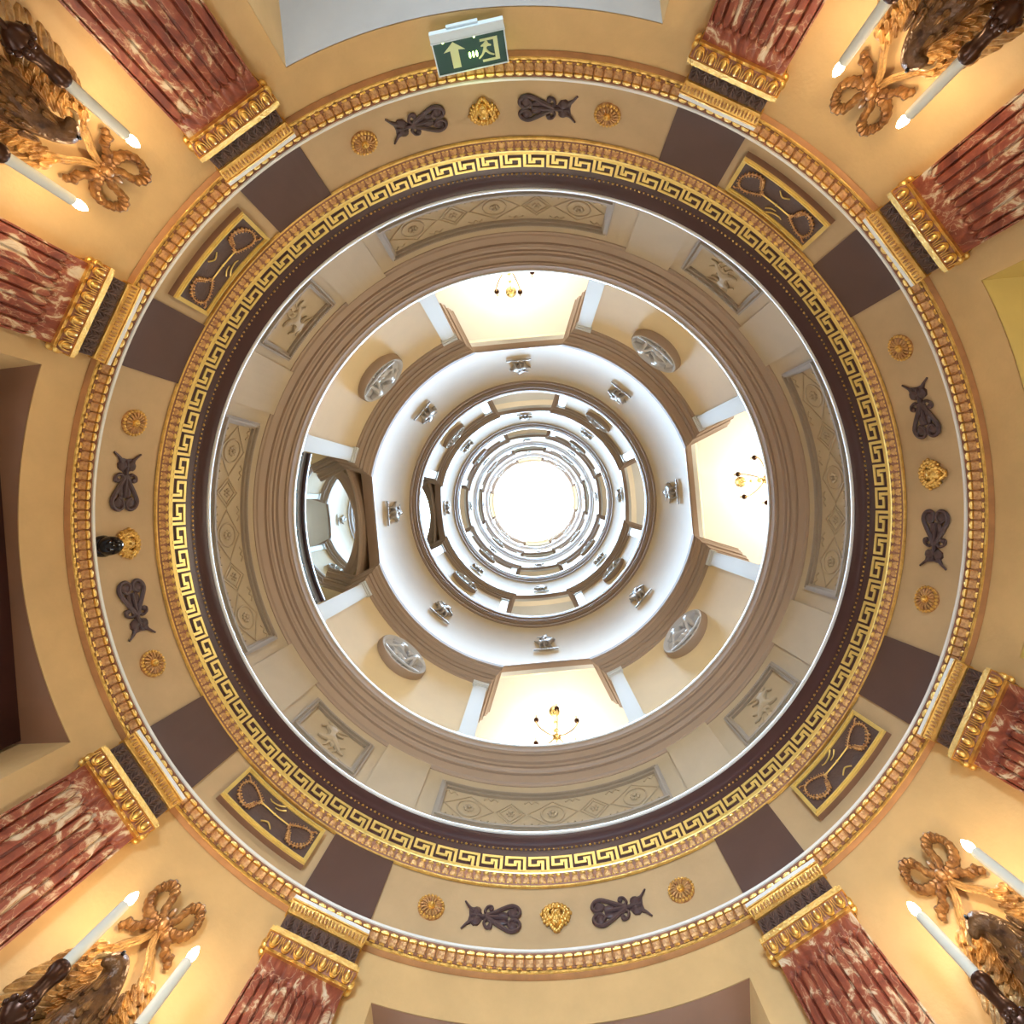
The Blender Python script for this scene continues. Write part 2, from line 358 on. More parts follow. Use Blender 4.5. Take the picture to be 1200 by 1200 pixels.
# second moulding, key band and dark cove
mb = MB(); mb.ring([(2.06, 2.556), (2.036, 2.558), (2.030, 2.561), (2.026, 2.572), (2.010, 2.592), (2.004, 2.600), (2.0, 2.606),
    (1.984, 2.69), (1.980, 2.70), (1.976, 2.735), (1.984, 2.745), (1.984, 2.755), (1.972, 2.775), (1.955, 2.800), (1.950, 2.83), (1.948, 2.835), (2.06, 2.835)], n=240)
t2 = struct(mb.build('trim_2', 'plum', smooth=True)); t2['label'] = 'plum entablature ring with gold key pattern'
mb = MB(); mb.ring([(2.045, 2.549), (2.0350, 2.552), (2.032, 2.5585), (2.04, 2.562), (2.05, 2.562)], n=240); mb.build('gilt_fillet', 'gilt', t2, smooth=True)
mb = MB(); mb.ring([(2.032, 2.557), (2.027, 2.562), (2.023, 2.572), (2.007, 2.592), (2.003, 2.598), (2.02, 2.60)], n=240); mb.build('red_leaf_band', 'leafback', t2, smooth=True)
mb = MB(); leaf_ring(mb, 284, (2.0265, 2.565), (2.012, 2.588), 0.005, .85); stuff(mb.build('red_leaves', 'giltred', t2, smooth=True))
mb = MB(); leaf_ring(mb, 284, (2.013, 2.5865), (2.0045, 2.5985), 0.010, .9); leaf_ring(mb, 568, (2.0275, 2.562), (2.0245, 2.568), 0.005, .8); stuff(mb.build('gilt_leaf_tips', 'gilt', t2, smooth=True))
# gold lines above and below the key, then the key itself, one part per repeat
mb = MB(); mb.ring([(2.0025, 2.598), (1.9990, 2.6025), (1.9945, 2.6165), (1.9985, 2.617)], n=240); mb.build('gold_line', 'goldpaint', t2)
NK = 95
def key_fn(u, v, d):       # u angle fraction, v 0..1 up the sloping band
    R = 2.0+(1.984-2.0)*v-0.0; z = 2.606+(2.69-2.606)*v; a = RAD(360/NK)*u
    r = R-0.001-d; return (r*cos(a), r*sin(a), z)
km = MB(); w = 0.125
def stroke(x0, y0, x1, y1):
    hx, hy = w/2, w/2*1.25
    km.box(min(x0, x1)-hx, max(x0, x1)+hx, min(y0, y1)-hy, max(y0, y1)+hy, 0, 0.0045)
stroke(.0, .93, .78, .93); stroke(.0, .13, .0, .93); stroke(.78, .93, .78, .42); stroke(.78, .42, .40, .42); stroke(.40, .42, .40, .66); stroke(.22, .66, .40, .66); stroke(.22, .13, .22, .66)
km0 = km.build('key_meander', 'goldpaint', t2, key_fn)
for i in range(1, NK):
    o = km0.copy(); COL.objects.link(o); o.parent = t2; o.rotation_euler = (0, 0, RAD(360/NK*i))
mb = MB()
for i in range(460):
    a = 2*pi*i/460; mb.ball((1.981*cos(a), 1.981*sin(a), 2.749), (.0062, .0062, .0062) if i % 3 else (.009, .009, .007), 5, 4)
stuff(mb.build('gilt_beads', 'gilt', t2, smooth=True))
mb = MB(); mb.ring([(1.956, 2.826), (1.943, 2.826), (1.940, 2.838), (1.946, 2.850), (2.06, 2.850), (2.06, 2.826)], n=240); mb.build('white_lip', 'white', t2, smooth=True)

# ------------------------------------------------------------------ drum with relief panels
mb = MB(); sector(mb, 0, 360, 2.84, 3.60, n=192, r1=2.5); wd = struct(mb.build('wall_drum', 'drum', smooth=True))
for a in PIL:
    mb = MB(); h = RAD(4.9)*R0; mb.box(-h, h, -0.33, 0.34, -0.01, 0.016, 6)
    mb.build('plain_panel', 'drum', wd, bend(R0), loc=on_wall(a, R0, 3.16), rz=RAD(a))
def frame_bars(mb, U0, U1, V0, V1, w_, d0, d1, nu=10):
    # mitred moulding with a stepped section
    for (i, dd) in ((0, d1*.6), (1, d1), (2, d1*.55)):
        a = w_*i/3; b = w_*(i+1)/3
        mb.box(U0+a, U1-a, V1-b, V1-a, d0, dd, nu); mb.box(U0+a, U1-a, V0+a, V0+b, d0, dd, nu)
        mb.box(U0+a, U0+b, V0+b, V1-b, d0, dd, 1); mb.box(U1-b, U1-a, V0+b, V1-b, d0, dd, 1)
def rosette(mb, c, r, d, petals=10):
    cu, cv = c
    for i in range(petals):
        t = 2*pi*i/petals; mb.ball((cu+r*.62*cos(t), cv+r*.62*sin(t), d*.45), (r*.30, r*.30, d*.55), 6, 4)
    mb.ball((cu, cv, d*.5), (r*.27, r*.27, d*.9), 8, 4)
ZP = 3.165
for k in range(4):
    t = wall_thing('relief_panel', 'long beige relief panel of linked diamonds and roundels on the %s side of the drum' % SIDE[k], 'relief panel', BAY[k]-0.3, R0, ZP, 'long relief panels on the drum')
    mb = MB(); U = RAD(22.3)*R0; frame_bars(mb, -U, U, -0.19, 0.19, 0.050, 0, 0.034, 24); mb.build('panel_frame', 'drumframe', t, bend(R0), smooth=False)
    mb = MB()
    n = 90
    for i in range(n*2):   # dentil-like leaf edge
        u = -U+.02+(2*U-.04)*i/(2*n-1); mb.ball((u, .165, .032), (.0055, .009, .008), 5, 4)
    stuff(mb.build('leaf_edge', 'drumframe', t, bend(R0)))
    sp = RAD(15.9)*R0
    for i in (-1, 0, 1):
        mb = MB(); cu = i*sp
        mb.tube([(cu+.078*cos(q*pi/12), -.01+.078*sin(q*pi/12), .004) for q in range(24)], .0065, 6, True)
        mb.tube([(cu+sx*.17, -.01+sy*.125, .003) for sx, sy in ((-1, 0), (-.5, .5), (0, 1), (.5, .5), (1, 0), (.5, -.5), (0, -1), (-.5, -.5))], .0055, 5, True)
        rosette(mb, (cu, -.01), .042, .014, 8); mb.build('roundel', 'drumrelief', t, bend(R0), smooth=True)
    for i in (-.5, .5):
        mb = MB(); cu = i*sp
        for q in (1.0, .72):
            mb.tube([(cu+sx*.10*q, -.01+sy*.105*q, .003) for sx, sy in ((-1, 0), (-.5, .5), (0, 1), (.5, .5), (1, 0), (.5, -.5), (0, -1), (-.5, -.5))], .0055, 5, True)
        rosette(mb, (cu, -.01), .036, .012, 6); mb.build('diamond', 'drumrelief', t, bend(R0), smooth=True)
    mb = MB()
    for i in range(-3, 4):
        for sv in (-1, 1):
            cu = i*sp/2+sp*.25
            if abs(cu) < U-.08:
                mb.tube(spline([(cu-.05, sv*.10, .003), (cu-.02, sv*.125, .003), (cu, sv*.10, .004), (cu+.02, sv*.125, .003), (cu+.05, sv*.10, .003)], 3), .005, 5)
    stuff(mb.build('leaf_scroll', 'drumrelief', t, bend(R0), smooth=True))

# small relief figures grown as one skinned surface each
def figure(pose, sub=1):
    if pose == 'rider':      # winged figure reclining
        V = [(0, 0, .01), (.03, .05, .012), (.035, .085, .012), (.04, .115, .014), (.09, .07, .01), (.12, .03, .008), (-.02, .06, .01), (-.07, .08, .008),
             (.05, -.05, .01), (.10, -.06, .008), (-.05, -.03, .01), (-.10, -.07, .008), (-.14, -.065, .006), (-.03, .11, .005), (-.09, .14, .004), (.10, .12, .004)]
        E = [(0, 1), (1, 2), (2, 3), (1, 4), (4, 5), (1, 6), (6, 7), (0, 8), (8, 9), (0, 10), (10, 11), (11, 12), (1, 13), (13, 14), (2, 15)]
        r = [.026, .028, .013, .02, .012, .009, .012, .008, .018, .010, .019, .012, .007, .010, .004, .006]
    elif pose == 'griffin':
        V = [(0, 0, .01), (.06, .01, .01), (.10, .05, .012), (.13, .07, .012), (-.06, .0, .01), (-.10, .03, .008), (-.14, .08, .006), (-.07, -.06, .008), (-.05, -.11, .006),
             (.06, -.06, .008), (.09, -.11, .006), (.02, .06, .006), (-.03, .12, .004), (-.01, -.05, .008), (.01, -.10, .006)]
        E = [(0, 1), (1, 2), (2, 3), (0, 4), (4, 5), (5, 6), (4, 7), (7, 8), (1, 9), (9, 10), (1, 11), (11, 12), (0, 13), (13, 14)]
        r = [.028, .026, .017, .019, .024, .010, .007, .013, .008, .013, .008, .018, .006, .010, .007]
    else:                    # standing drapery figure
        V = [(0, 0, .01), (0, .07, .012), (0, .105, .012), (0, .14, .015), (.05, .08, .01), (.08, .03, .008), (-.05, .08, .01), (-.09, .10, .008), (.025, -.07, .01), (.03, -.15, .008), (-.025, -.07, .01), (-.05, -.15, .008)]
        E = [(0, 1), (1, 2), (2, 3), (1, 4), (4, 5), (1, 6), (6, 7), (0, 8), (8, 9), (0, 10), (10, 11)]
        r = [.03, .032, .013, .022, .014, .009, .014, .009, .022, .012, .022, .012]
    return skin(V, E, r, sub)
FIG = {p: figure(p) for p in ('rider', 'griffin', 'robed')}
def add_fig(mb, pose, c=(0, 0), s=1.0, flip=1, d=0.6, rot=0):
    vs, fs = FIG[pose]; cr, sr = cos(rot), sin(rot)
    out = []
    for x, y, z in vs:
        x *= flip*s; y *= s; out.append((c[0]+x*cr-y*sr, c[1]+x*sr+y*cr, z*s*d+.002))
    mb.add(out, fs)
for k in range(4):
    t = wall_thing('cherub_relief', 'small beige framed relief of a winged figure at the %s of the drum' % CORNER[k], 'relief panel', DIAG[k], R0, ZP, 'small figure panels on the drum')
    mb = MB(); U = RAD(7.6)*R0; frame_bars(mb, -U, U, -0.19, 0.19, 0.050, 0, 0.034, 8); mb.build('panel_frame', 'drumframe', t, bend(R0))
    mb = MB(); add_fig(mb, 'rider', (0, -.0), .95, 1 if k % 2 else -1, .9); add_fig(mb, 'griffin', (-.03 if k % 2 else .03, -.035), .6, 1, .7)
    mb.tube(spline([(-.13, -.11, .004), (-.05, -.125, .006), (.05, -.12, .006), (.13, -.11, .004)], 4), .008, 6)
    mb.build('figure', 'drumrelief', t, bend(R0), smooth=True)
    mb = MB()
    for i in range(36):
        u = -U+.02+(2*U-.04)*i/35; mb.ball((u, .165, .032), (.0055, .009, .008), 5, 4)
    for i in range(24):
        for su in (-1, 1): mb.ball((su*(U-.022), -.16+.32*i/23, .032), (.009, .0055, .008), 5, 4)
    stuff(mb.build('leaf_edge', 'drumframe', t, bend(R0)))

# ------------------------------------------------------------------ cornice rings below every gallery lip
def lip_cornice(L, n, first):
    d = L-3.88
    P = [(2.06, 3.455), (2.044, 3.458), (2.040, 3.475), (2.030, 3.482), (2.026, 3.51), (2.026, 3.560), (2.034, 3.562), (2.034, 3.576), (2.018, 3.578), (2.018, 3.592), (2.008, 3.600), (2.002, 3.618), (2.012, 3.620), (2.012, 3.634),
         (1.997, 3.636), (1.997, 3.665), (2.006, 3.667), (2.006, 3.680), (1.987, 3.685), (1.987, 3.765), (1.996, 3.767), (1.996, 3.778), (1.980, 3.78), (1.978, 3.795), (1.968, 3.80), (1.966, 3.86), (1.966, 3.872), (2.06, 3.872)]
    mb = MB(); mb.ring([(r, z+d) for r, z in P], n=200); o = struct(mb.build('trim_%d' % n, 'cornice', smooth=True, sharp=14))
    mb = MB(); mb.ring([(1.975, 3.868+d), (1.962, 3.868+d), (1.960, 3.885+d), (1.964, 3.90+d), (2.06, 3.90+d), (2.06, 3.868+d)], n=200); mb.build('white_lip', 'white', o, smooth=True)
BULGE = 0.085
def swell(t): return BULGE*sin(pi*max(0, min(1, t)))**.9*max(0, min(1, t))**.25
ORD = ['lowest', 'second', 'third', 'fourth', 'fifth']
OH = 19.2; JD = 22.0; JL = 0.42
def corner_pt(p, s):        # where the jamb line, moved p into the opening, meets the wall circle moved p inwards (opening axis along +x)
    a = RAD(OH); P0 = Vector((R0*cos(a), R0*sin(a))); dr = Vector((cos(RAD(JD)), sin(RAD(JD)))); nn = Vector((dr.y, -dr.x))
    Q = P0+nn*p; r = R0-p
    b = Q.dot(dr); c = Q.dot(Q)-r*r; disc = b*b-c; t = -b+sqrt(max(disc, 0)); C = Q+dr*t; E = P0+nn*p+dr*JL
    return (C.x, s*C.y), (E.x, s*E.y)
def rot(p, a): c, s = cos(RAD(a)), sin(RAD(a)); return (p[0]*c-p[1]*s, p[0]*s+p[1]*c)
def pier_path(k, p, n=20, jl=None):
    aA = UP[k]; aB = UP[(k+1) % 4]+(360 if k == 3 else 0)
    C1, E1 = corner_pt(p, 1); C2, E2 = corner_pt(p, -1)
    e1, c1 = rot(E1, aA), rot(C1, aA); c2, e2 = rot(C2, aB), rot(E2, aB)
    g1 = aA+math.degrees(atan2(C1[1], C1[0])); g2 = aB-math.degrees(atan2(C1[1], C1[0]))
    out = [e1, c1]
    for i in range(1, n):
        g = RAD(g1+(g2-g1)*i/n); out.append(((R0-p)*cos(g), (R0-p)*sin(g)))
    return out+[c2, e2]
IMPOST = [(5.165, 0), (5.175, .012), (5.20, .016), (5.205, .03), (5.25, .034), (5.27, .05), (5.272, .042), (5.285, .042), (5.287, .058), (5.36, .058), (5.362, .050), (5.375, .050), (5.378, .066), (5.40, .082), (5.41, .088), (5.415, .080), (5.43, .080), (5.435, .088), (5.44, .088), (5.45, .10), (5.50, .104), (5.505, .112), (5.515, .112), (5.52, .120), (5.58, .122), (5.583, .110), (5.585, -.02), (5.165, -.02)]
def opening_arc(hu, z0, zs, zt, n=16):   # outline of a flat-headed opening with rounded shoulders
    r = zt-zs; pts = [(-hu, z0), (-hu, zs)]
    for i in range(1, 9):
        t = pi-pi/2*i/8; pts.append((-hu+r*1.6+r*1.6*cos(t), zs+r*sin(t)))
    for i in range(0, 8):
        t = pi/2-pi/2*i/8; pts.append((hu-r*1.6+r*1.6*cos(t), zs+r*sin(t)))
    return pts+[(hu, zs), (hu, z0)]
for li, L in enumerate(LEVELS):
    d = L-3.88; lip_cornice(L, li+3, li == 0)
    nxt = LEVELS[li+1] if li < 4 else TOP+0.42
    full = (li < 4); zf0 = 5.60+d; zf1 = (nxt-0.42) if full else TOP-0.1
    # slab of the gallery floor, which is also the ceiling of the storey below
    mb = MB(); mb.ring([(2.04, 3.60+d), (5.2, 3.60+d), (5.2, 3.90+d), (2.04, 3.90+d)], n=96); struct(mb.build('ceiling', 'room'))
    mb = MB(); mb.ring([(2.36, 3.90+d), (4.98, 3.90+d), (4.98, 3.915+d), (2.36, 3.915+d)], n=96); struct(mb.build('floor', 'bounce_floor'))  # dark unseen ring added to cut light bouncing off the room floor
    # room ceiling and outer wall
    zc = 6.62+d if full else 22.95
    mb = MB(); mb.ring([(2.36, zc), (5.0, zc), (5.0, zc+.1), (2.36, zc+.1)], n=96); struct(mb.build('ceiling', 'room'))
    mb = MB(); mb.ring([(5.0, 3.9+d), (5.1, 3.9+d), (5.1, zc+.1), (5.0, zc+.1)], n=96); struct(mb.build('wall_gallery', 'room', smooth=True))
    # four piers up to the impost, with splayed jambs
    zi = min(5.60+d, TOP-.1)
    for k in range(4):
        mb = MB(); pth = pier_path(k, 0.0)
        mb.grid([[(x, y, 3.90+d), (x, y, zi)] for x, y in pth]); o = struct(mb.build('wall_pier', 'upwall', smooth=True))
        # imposing cornice that turns into the openings
        if full or True:
            if li < 5:
                mb = MB(); rows = [[(x, y, z+d) for x, y in pier_path(k, p)] for z, p in IMPOST]; mb.grid(rows, cu=True)
                m_ = len(rows[0]); nP = len(IMPOST)
                mb.f.append(tuple(i*m_ for i in range(nP))); mb.f.append(tuple(i*m_+m_-1 for i in range(nP))[::-1])
                mb.build('impost_cornice', 'cornice', o, smooth=True, sharp=14)
    # frieze drum above with four shouldered heads cut in its foot
    ZH = 5.85+d; ZM = 6.04
    if True:
        mb = MB(); n = 180; full_ok = zf1 > ZH+.1
        rows = []
        for i in range(n*2):
            g = 360*i/(n*2); off = min(abs((g-u+180) % 360-180) for u in UP); u = R0*RAD(off)
            zb = zf0
            hw = R0*RAD(18.4); rr = .25
            if u < hw:
                e = hw-u; zb = zf0+((ZM*cos(u/R0)+d)-zf0)*(1 if e > .13 else sqrt(max(0, 1-((.13-e)/.13)**2)))
            zb = min(zb, zf1-.02)
            a = RAD(g); pr = []
            for j in range(13):
                z = zf1+(zb-zf1)*j/12; rr_ = R0+swell((z-zf0)/(zf1-zf0)); pr.append((rr_*cos(a), rr_*sin(a), z))
            rows.append(pr+[(2.15*cos(a), 2.15*sin(a), zb), (2.40*cos(a), 2.40*sin(a), min(zb+.6, zf1)), (2.40*cos(a), 2.40*sin(a), zf1)])
        mb.grid(rows, cu=True, cv=True); wfz = struct(mb.build('wall_upper_frieze', 'upfrieze', smooth=True))
        # thin head mouldings following the shouldered openings
        for k in range(4):
            mb = MB(); path = []
            hw = R0*RAD(18.4)
            for i in range(41):
                u = -hw+2*hw*i/40; e = hw-abs(u); zb = zf0+((ZM*cos(u/R0)+d)-zf0)*(1 if e > .13 else sqrt(max(0, 1-((.13-e)/.13)**2)))
                g = RAD(UP[k])+u/R0; path.append((g, zb))
            sec = [(2.055, .03), (2.03, .035), (2.022, .015), (2.022, -.0), (2.032, -.008), (2.055, -.008), (2.10, -.008), (2.10, .03)]
            mb.grid([[(r*cos(g), r*sin(g), zb+dz) for r, dz in sec] for g, zb in path], cv=True)
            if full: mb.build('head_moulding', 'cornice', wfz, smooth=True)
            mb = MB(); mb.grid([[(r*cos(g), r*sin(g), zb-.004) for r in (2.10, 2.155)] for g, zb in path]); mb.build('head_soffit', 'cornice' if (k == 2 and li < 2) else 'room', wfz, smooth=True)
    lights_on = [k for k in range(4)]
    for k in lights_on:
        if k == 2 and li < 2: continue
        g = RAD(UP[k]); point('gallery_fill_light', (3.9*cos(g), 3.9*sin(g), 5.7+d), ROOM_POWER[li], (1.0, 0.95, 0.84) if li == 0 else (0.98, 0.96, 0.92), 0.25)  # added room fill without a fitting, brightens ceilings and facing walls

# upper pilaster strips beside the openings, one thing each
PS_NAMES = {0: ('above', 'below'), 1: ('right of', 'left of'), 2: ('below', 'above'), 3: ('left of', 'right of')}
proto = None
for li, L in enumerate(LEVELS):
    d = L-3.88
    for k in range(4):
        for si, s in enumerate((-1, 1)):
            a = UP[k]+s*(OH+2.1)
            lab = 'white pilaster just %s the %s opening, %s gallery from below' % (PS_NAMES[k][si], SIDE[k], ORD[li])
            if li == 4 or proto is None or True:
                if proto is None:
                    proto = wall_thing('white_pilaster', lab, 'pilaster', a, R0, 3.90+d, 'white pilasters of the galleries')
                    mb = MB(); w_ = R0*RAD(2.05); mb.box(-w_, w_, .0, 1.17, -.01, .026, 2); mb.box(-w_*.62, w_*.62, .06, 1.15, .026, .034, 2); mb.build('shaft', 'upwhite', proto, bend(R0))
                    mb = MB(); mb.box(-w_-.008, w_+.008, 1.17, 1.21, -.01, .032, 2); mb.box(-w_-.016, w_+.016, 1.21, 1.263, -.01, .042, 2); mb.build('cap', 'upwhite', proto, bend(R0))
                    mb = MB(); mb.box(-w_-.012, w_+.012, 0, .12, -.01, .04, 2); mb.build('base', 'upwhite', proto, bend(R0))
                else: dup(proto, on_wall(a, R0, 3.90+d), RAD(a), lab)
# round medallions
proto = None
for li, L in enumerate(LEVELS):
    d = L-3.88
    for k, a in enumerate([39.6, 130.9, 220.4, 308.5]):
        lab = 'grey round figure medallion at the %s, %s gallery from below' % (CORNER[k], ORD[li]); z = 4.755+d
        if proto is None:
            proto = wall_thing('medallion', lab, 'medallion', a, R0, z, 'round relief medallions on the gallery piers')
            mb = MB(); rr = .275
            mb.lathe([(0.001, .05), (rr-.045, .05), (rr-.03, .075), (rr-.012, .085), (rr-.004, .080)], (0, 0, 0), (0, 0, 1), 48)
            mb.build('disc', 'medal', proto, flat, smooth=True)
            mb = MB(); mb.lathe([(rr-.006, .080), (rr+.004, .070), (rr+.012, .02), (rr+.014, -.03)], (0, 0, 0), (0, 0, 1), 48); mb.build('rim', 'cornice', proto, flat, smooth=True)
            mb = MB(); add_fig(mb, 'robed', (-.11, .0), 1.15, 1, 1.6, .25); add_fig(mb, 'rider', (.08, .02), 1.15, -1, 1.6, -.2); add_fig(mb, 'griffin', (.02, -.12), 1.0, 1, 1.5)
            mb.tube(spline([(-.22, -.13, .03), (-.08, -.19, .035), (.08, -.19, .035), (.21, -.13, .03)], 5), .012, 6)
            vv = [(x, y, z_*1.2+.045) for x, y, z_ in mb.v]; mb.v = vv
            mb.build('figures', 'medal', proto, flat, smooth=True)
        else: dup(proto, on_wall(a, R0, z), RAD(a), lab)
# small applied reliefs on the white friezes, eight to a level
protos = []; RZ = R0+swell((6.98-5.6)/(7.78-5.6))-.012
POS8 = ['right', 'bottom right', 'bottom', 'bottom left', 'left', 'top left', 'top', 'top right']
A8 = [-4.9, 40.4, 85.0, 130.3, 176.8, 220.6, 264.7, 307.8]
for li, L in enumerate(LEVELS[:4]):
    d = L-3.88
    for q, a in enumerate(A8):
        lab = 'small grey winged-beast relief at the %s of the %s white frieze from below' % (POS8[q], ORD[li]); z = 6.98+d; v = q % 2
        if len(protos) < 2:
            o = MB(); sc = 1.15
            add_fig(o, 'griffin', (0, .04), sc, 1 if v else -1, 1.7); add_fig(o, 'rider' if v else 'robed', (.01, .11), sc*.9, -1 if v else 1, 1.8, .3)
            o.tube([(-.16, .10, .03), (-.05, .13, .05), (.12, .21, .03)], lambda q: .012-.006*q, 6)
            o.v = [(x, y*1.75, z_) for x, y, z_ in o.v]
            o.prism([(-.19, -.20), (.17, -.20), (.17, -.180), (-.19, -.180)], 0, .022)
            ob = o.build('frieze_relief', 'relief', None, flat, smooth=True, loc=on_wall(a, RZ, z), rz=RAD(a)); protos.append(ob)
            ob['label'] = lab; ob['category'] = 'relief'; ob['group'] = 'applied reliefs on the white friezes'
        else:
            ob = protos[v].copy(); COL.objects.link(ob); ob.location = on_wall(a, RZ, z); ob.rotation_euler = (0, 0, RAD(a)); ob['label'] = lab

# roof light
mb = MB(); mb.ring([(1.99, TOP-.12), (2.06, TOP-.12), (2.06, TOP+.1), (1.99, TOP+.1)], n=96); tr = struct(mb.build('trim_9', 'white', smooth=True))
roof = thing('roof_light', 'round glazed roof light glowing white at the very top of the shaft', 'skylight', (0, 0, TOP))
for i in range(12):
    mb = MB(); a0, a1 = 30*i, 30*i+30
    pts = [(0.02*cos(RAD(a0)), .02*sin(RAD(a0)))]+[(2.0*cos(RAD(a0+(a1-a0)*j/6)), 2.0*sin(RAD(a0+(a1-a0)*j/6))) for j in range(7)]
    mb.prism(pts, 0.03, 0.05); mb.build('pane', 'skyglass', roof)
for i in range(12):
    mb = MB(); mb.box(.05, 1.99, -.012, .012, 0.0, .03); mb.build('glazing_bar', 'white', roof, rz=RAD(30*i))

# ------------------------------------------------------------------ mirror in the left opening of the two lowest galleries, with handrail
for li in (0, 1):
    d = LEVELS[li]-3.88; g = RAD(UP[2]); pd = 2.16; fn = lambda u, v, dd: (pd-dd, u, v)
    t = thing('arched_mirror', 'arched wall mirror filling the left opening of the %s gallery' % ORD[li], 'mirror', (0, 0, d), g, 'arched mirrors on the left')
    hw = .80; zs = 5.22; zt = 5.86
    arch = [(hw*cos(pi*i/28), zs+(zt-zs)*sin(pi*i/28)) for i in range(29)]
    mb = MB(); mb.prism([(hw, 3.91)]+arch+[(-hw, 3.91)], -.02, 0.0); mb.build('mirror_glass', 'mirror', t, fn)
    mb = MB(); path = [(hw, 4.0, .0)]+[(u, v, .0) for u, v in arch]+[(-hw, 4.0, .0)]; mb.tube(path, .022, 6, up=(0, 0, 1)); mb.build('mirror_frame', 'cornice', t, fn, smooth=True)
    # spandrel wall closing the opening round the mirror
    mb = MB(); top = 6.35; rows = []
    for i in range(29): rows.append([(arch[i][0], arch[i][1], .001), (arch[i][0]*1.0+(.25 if arch[i][0] > 0 else -.25)*abs(cos(pi*i/28)), top if 0 < i < 28 else top, .001)])
    mb.grid(rows); mb.add([(hw, 3.9, .001), (hw+.25, 3.9, .001), (hw+.25, top, .001), (hw, zs, .001), (-hw, 3.9, .001), (-hw-.25, 3.9, .001), (-hw-.25, top, .001), (-hw, zs, .001)], [(0, 1, 2, 3), (4, 5, 6, 7)])
    mb.build('spandrel', 'cornice', t, fn)
a0, a1 = UP[2]-18.9, UP[2]+18.9
t = thing('handrail', 'curved dark mahogany handrail across the left opening under the mirror', 'handrail')
mb = MB(); mb.ring([(2.035, 4.175), (2.10, 4.175), (2.115, 4.20), (2.11, 4.235), (2.04, 4.235), (2.03, 4.20)], a0, a1, 30); mb.build('rail', 'darkwood', t, smooth=True)
mb = MB(); mb.ring([(2.055, 4.12), (2.075, 4.12), (2.075, 4.175), (2.055, 4.175)], a0, a1, 30); mb.build('steel_strip', 'steel', t)
for i in range(5):
    a = a0+1+(a1-a0-2)*i/4; mb = MB(); mb.lathe([(.012, 3.9), (.012, 4.12)], (2.065*cos(RAD(a)), 2.065*sin(RAD(a)), 0), n=8); mb.build('baluster', 'steel', t, smooth=True)

# ------------------------------------------------------------------ chandeliers seen through three openings of the lowest gallery
def chandelier():
    t = thing('chandelier', '', 'chandelier')
    mb = MB(); mb.lathe([(.001, 0), (.07, -.001), (.075, -.012), (.045, -.022), (.03, -.05), (.012, -.065), (.001, -.066)], (0, 0, 0), n=16); mb.build('canopy', 'brass', t, smooth=True)
    mb = MB(); mb.lathe([(.006, -.06), (.006, -.30), (.02, -.31), (.024, -.33), (.01, -.35), (.008, -.50), (.022, -.52), (.035, -.56), (.02, -.60), (.012, -.64), (.045, -.68), (.05, -.72), (.02, -.76), (.006, -.80), (.001, -.82)], (0, 0, 0), n=12)
    mb.build('stem', 'brass', t, smooth=True)
    for i in range(6):
        g = 2*pi*i/6+.12; c, s = cos(g), sin(g)
        P = spline([(.03*c, .03*s, -.70), (.12*c, .12*s, -.76), (.24*c, .24*s, -.74), (.30*c, .30*s, -.66), (.30*c, .30*s, -.60)], 4)
        mb = MB(); mb.tube(P, .0075, 6); arm = mb.build('arm', 'brass', t, smooth=True)
        mb = MB(); mb.lathe([(.001, -.61), (.03, -.60), (.034, -.585), (.016, -.58), (.016, -.55), (.001, -.55)], (.30*c, .30*s, 0), n=10); mb.build('drip_pan', 'bronze', arm, smooth=True)
        mb = MB(); mb.lathe([(.011, -.55), (.011, -.45), (.001, -.449)], (.30*c, .30*s, 0), n=8); mb.build('candle', 'candle', arm, smooth=True)
        mb = MB(); mb.lathe([(.001, -.45), (.009, -.435), (.010, -.42), (.005, -.40), (.001, -.385)], (.30*c, .30*s, 0), n=8); mb.build('flame', 'flame', arm, smooth=True)
    return t
ch = chandelier()
for i, (k, a, r) in enumerate(((1, 84.0, 2.93), (0, -6.3, 2.95), (3, 264.2, 3.02))):
    c = ch if i == 0 else dup(ch, (0, 0, 0), 0, '')
    c['label'] = 'brass candle chandelier hanging beyond the %s opening of the lowest gallery' % SIDE[k]; c['group'] = 'brass chandeliers of the lowest gallery'
    c.location = (r*cos(RAD(a)), r*sin(RAD(a)), 6.62); c.rotation_euler = (0, 0, RAD(a+([0, 14, 30][i])))
    point('chandelier_light', (r*cos(RAD(a)), r*sin(RAD(a)), 6.30), 3, (1.0, .95, .85), .15)

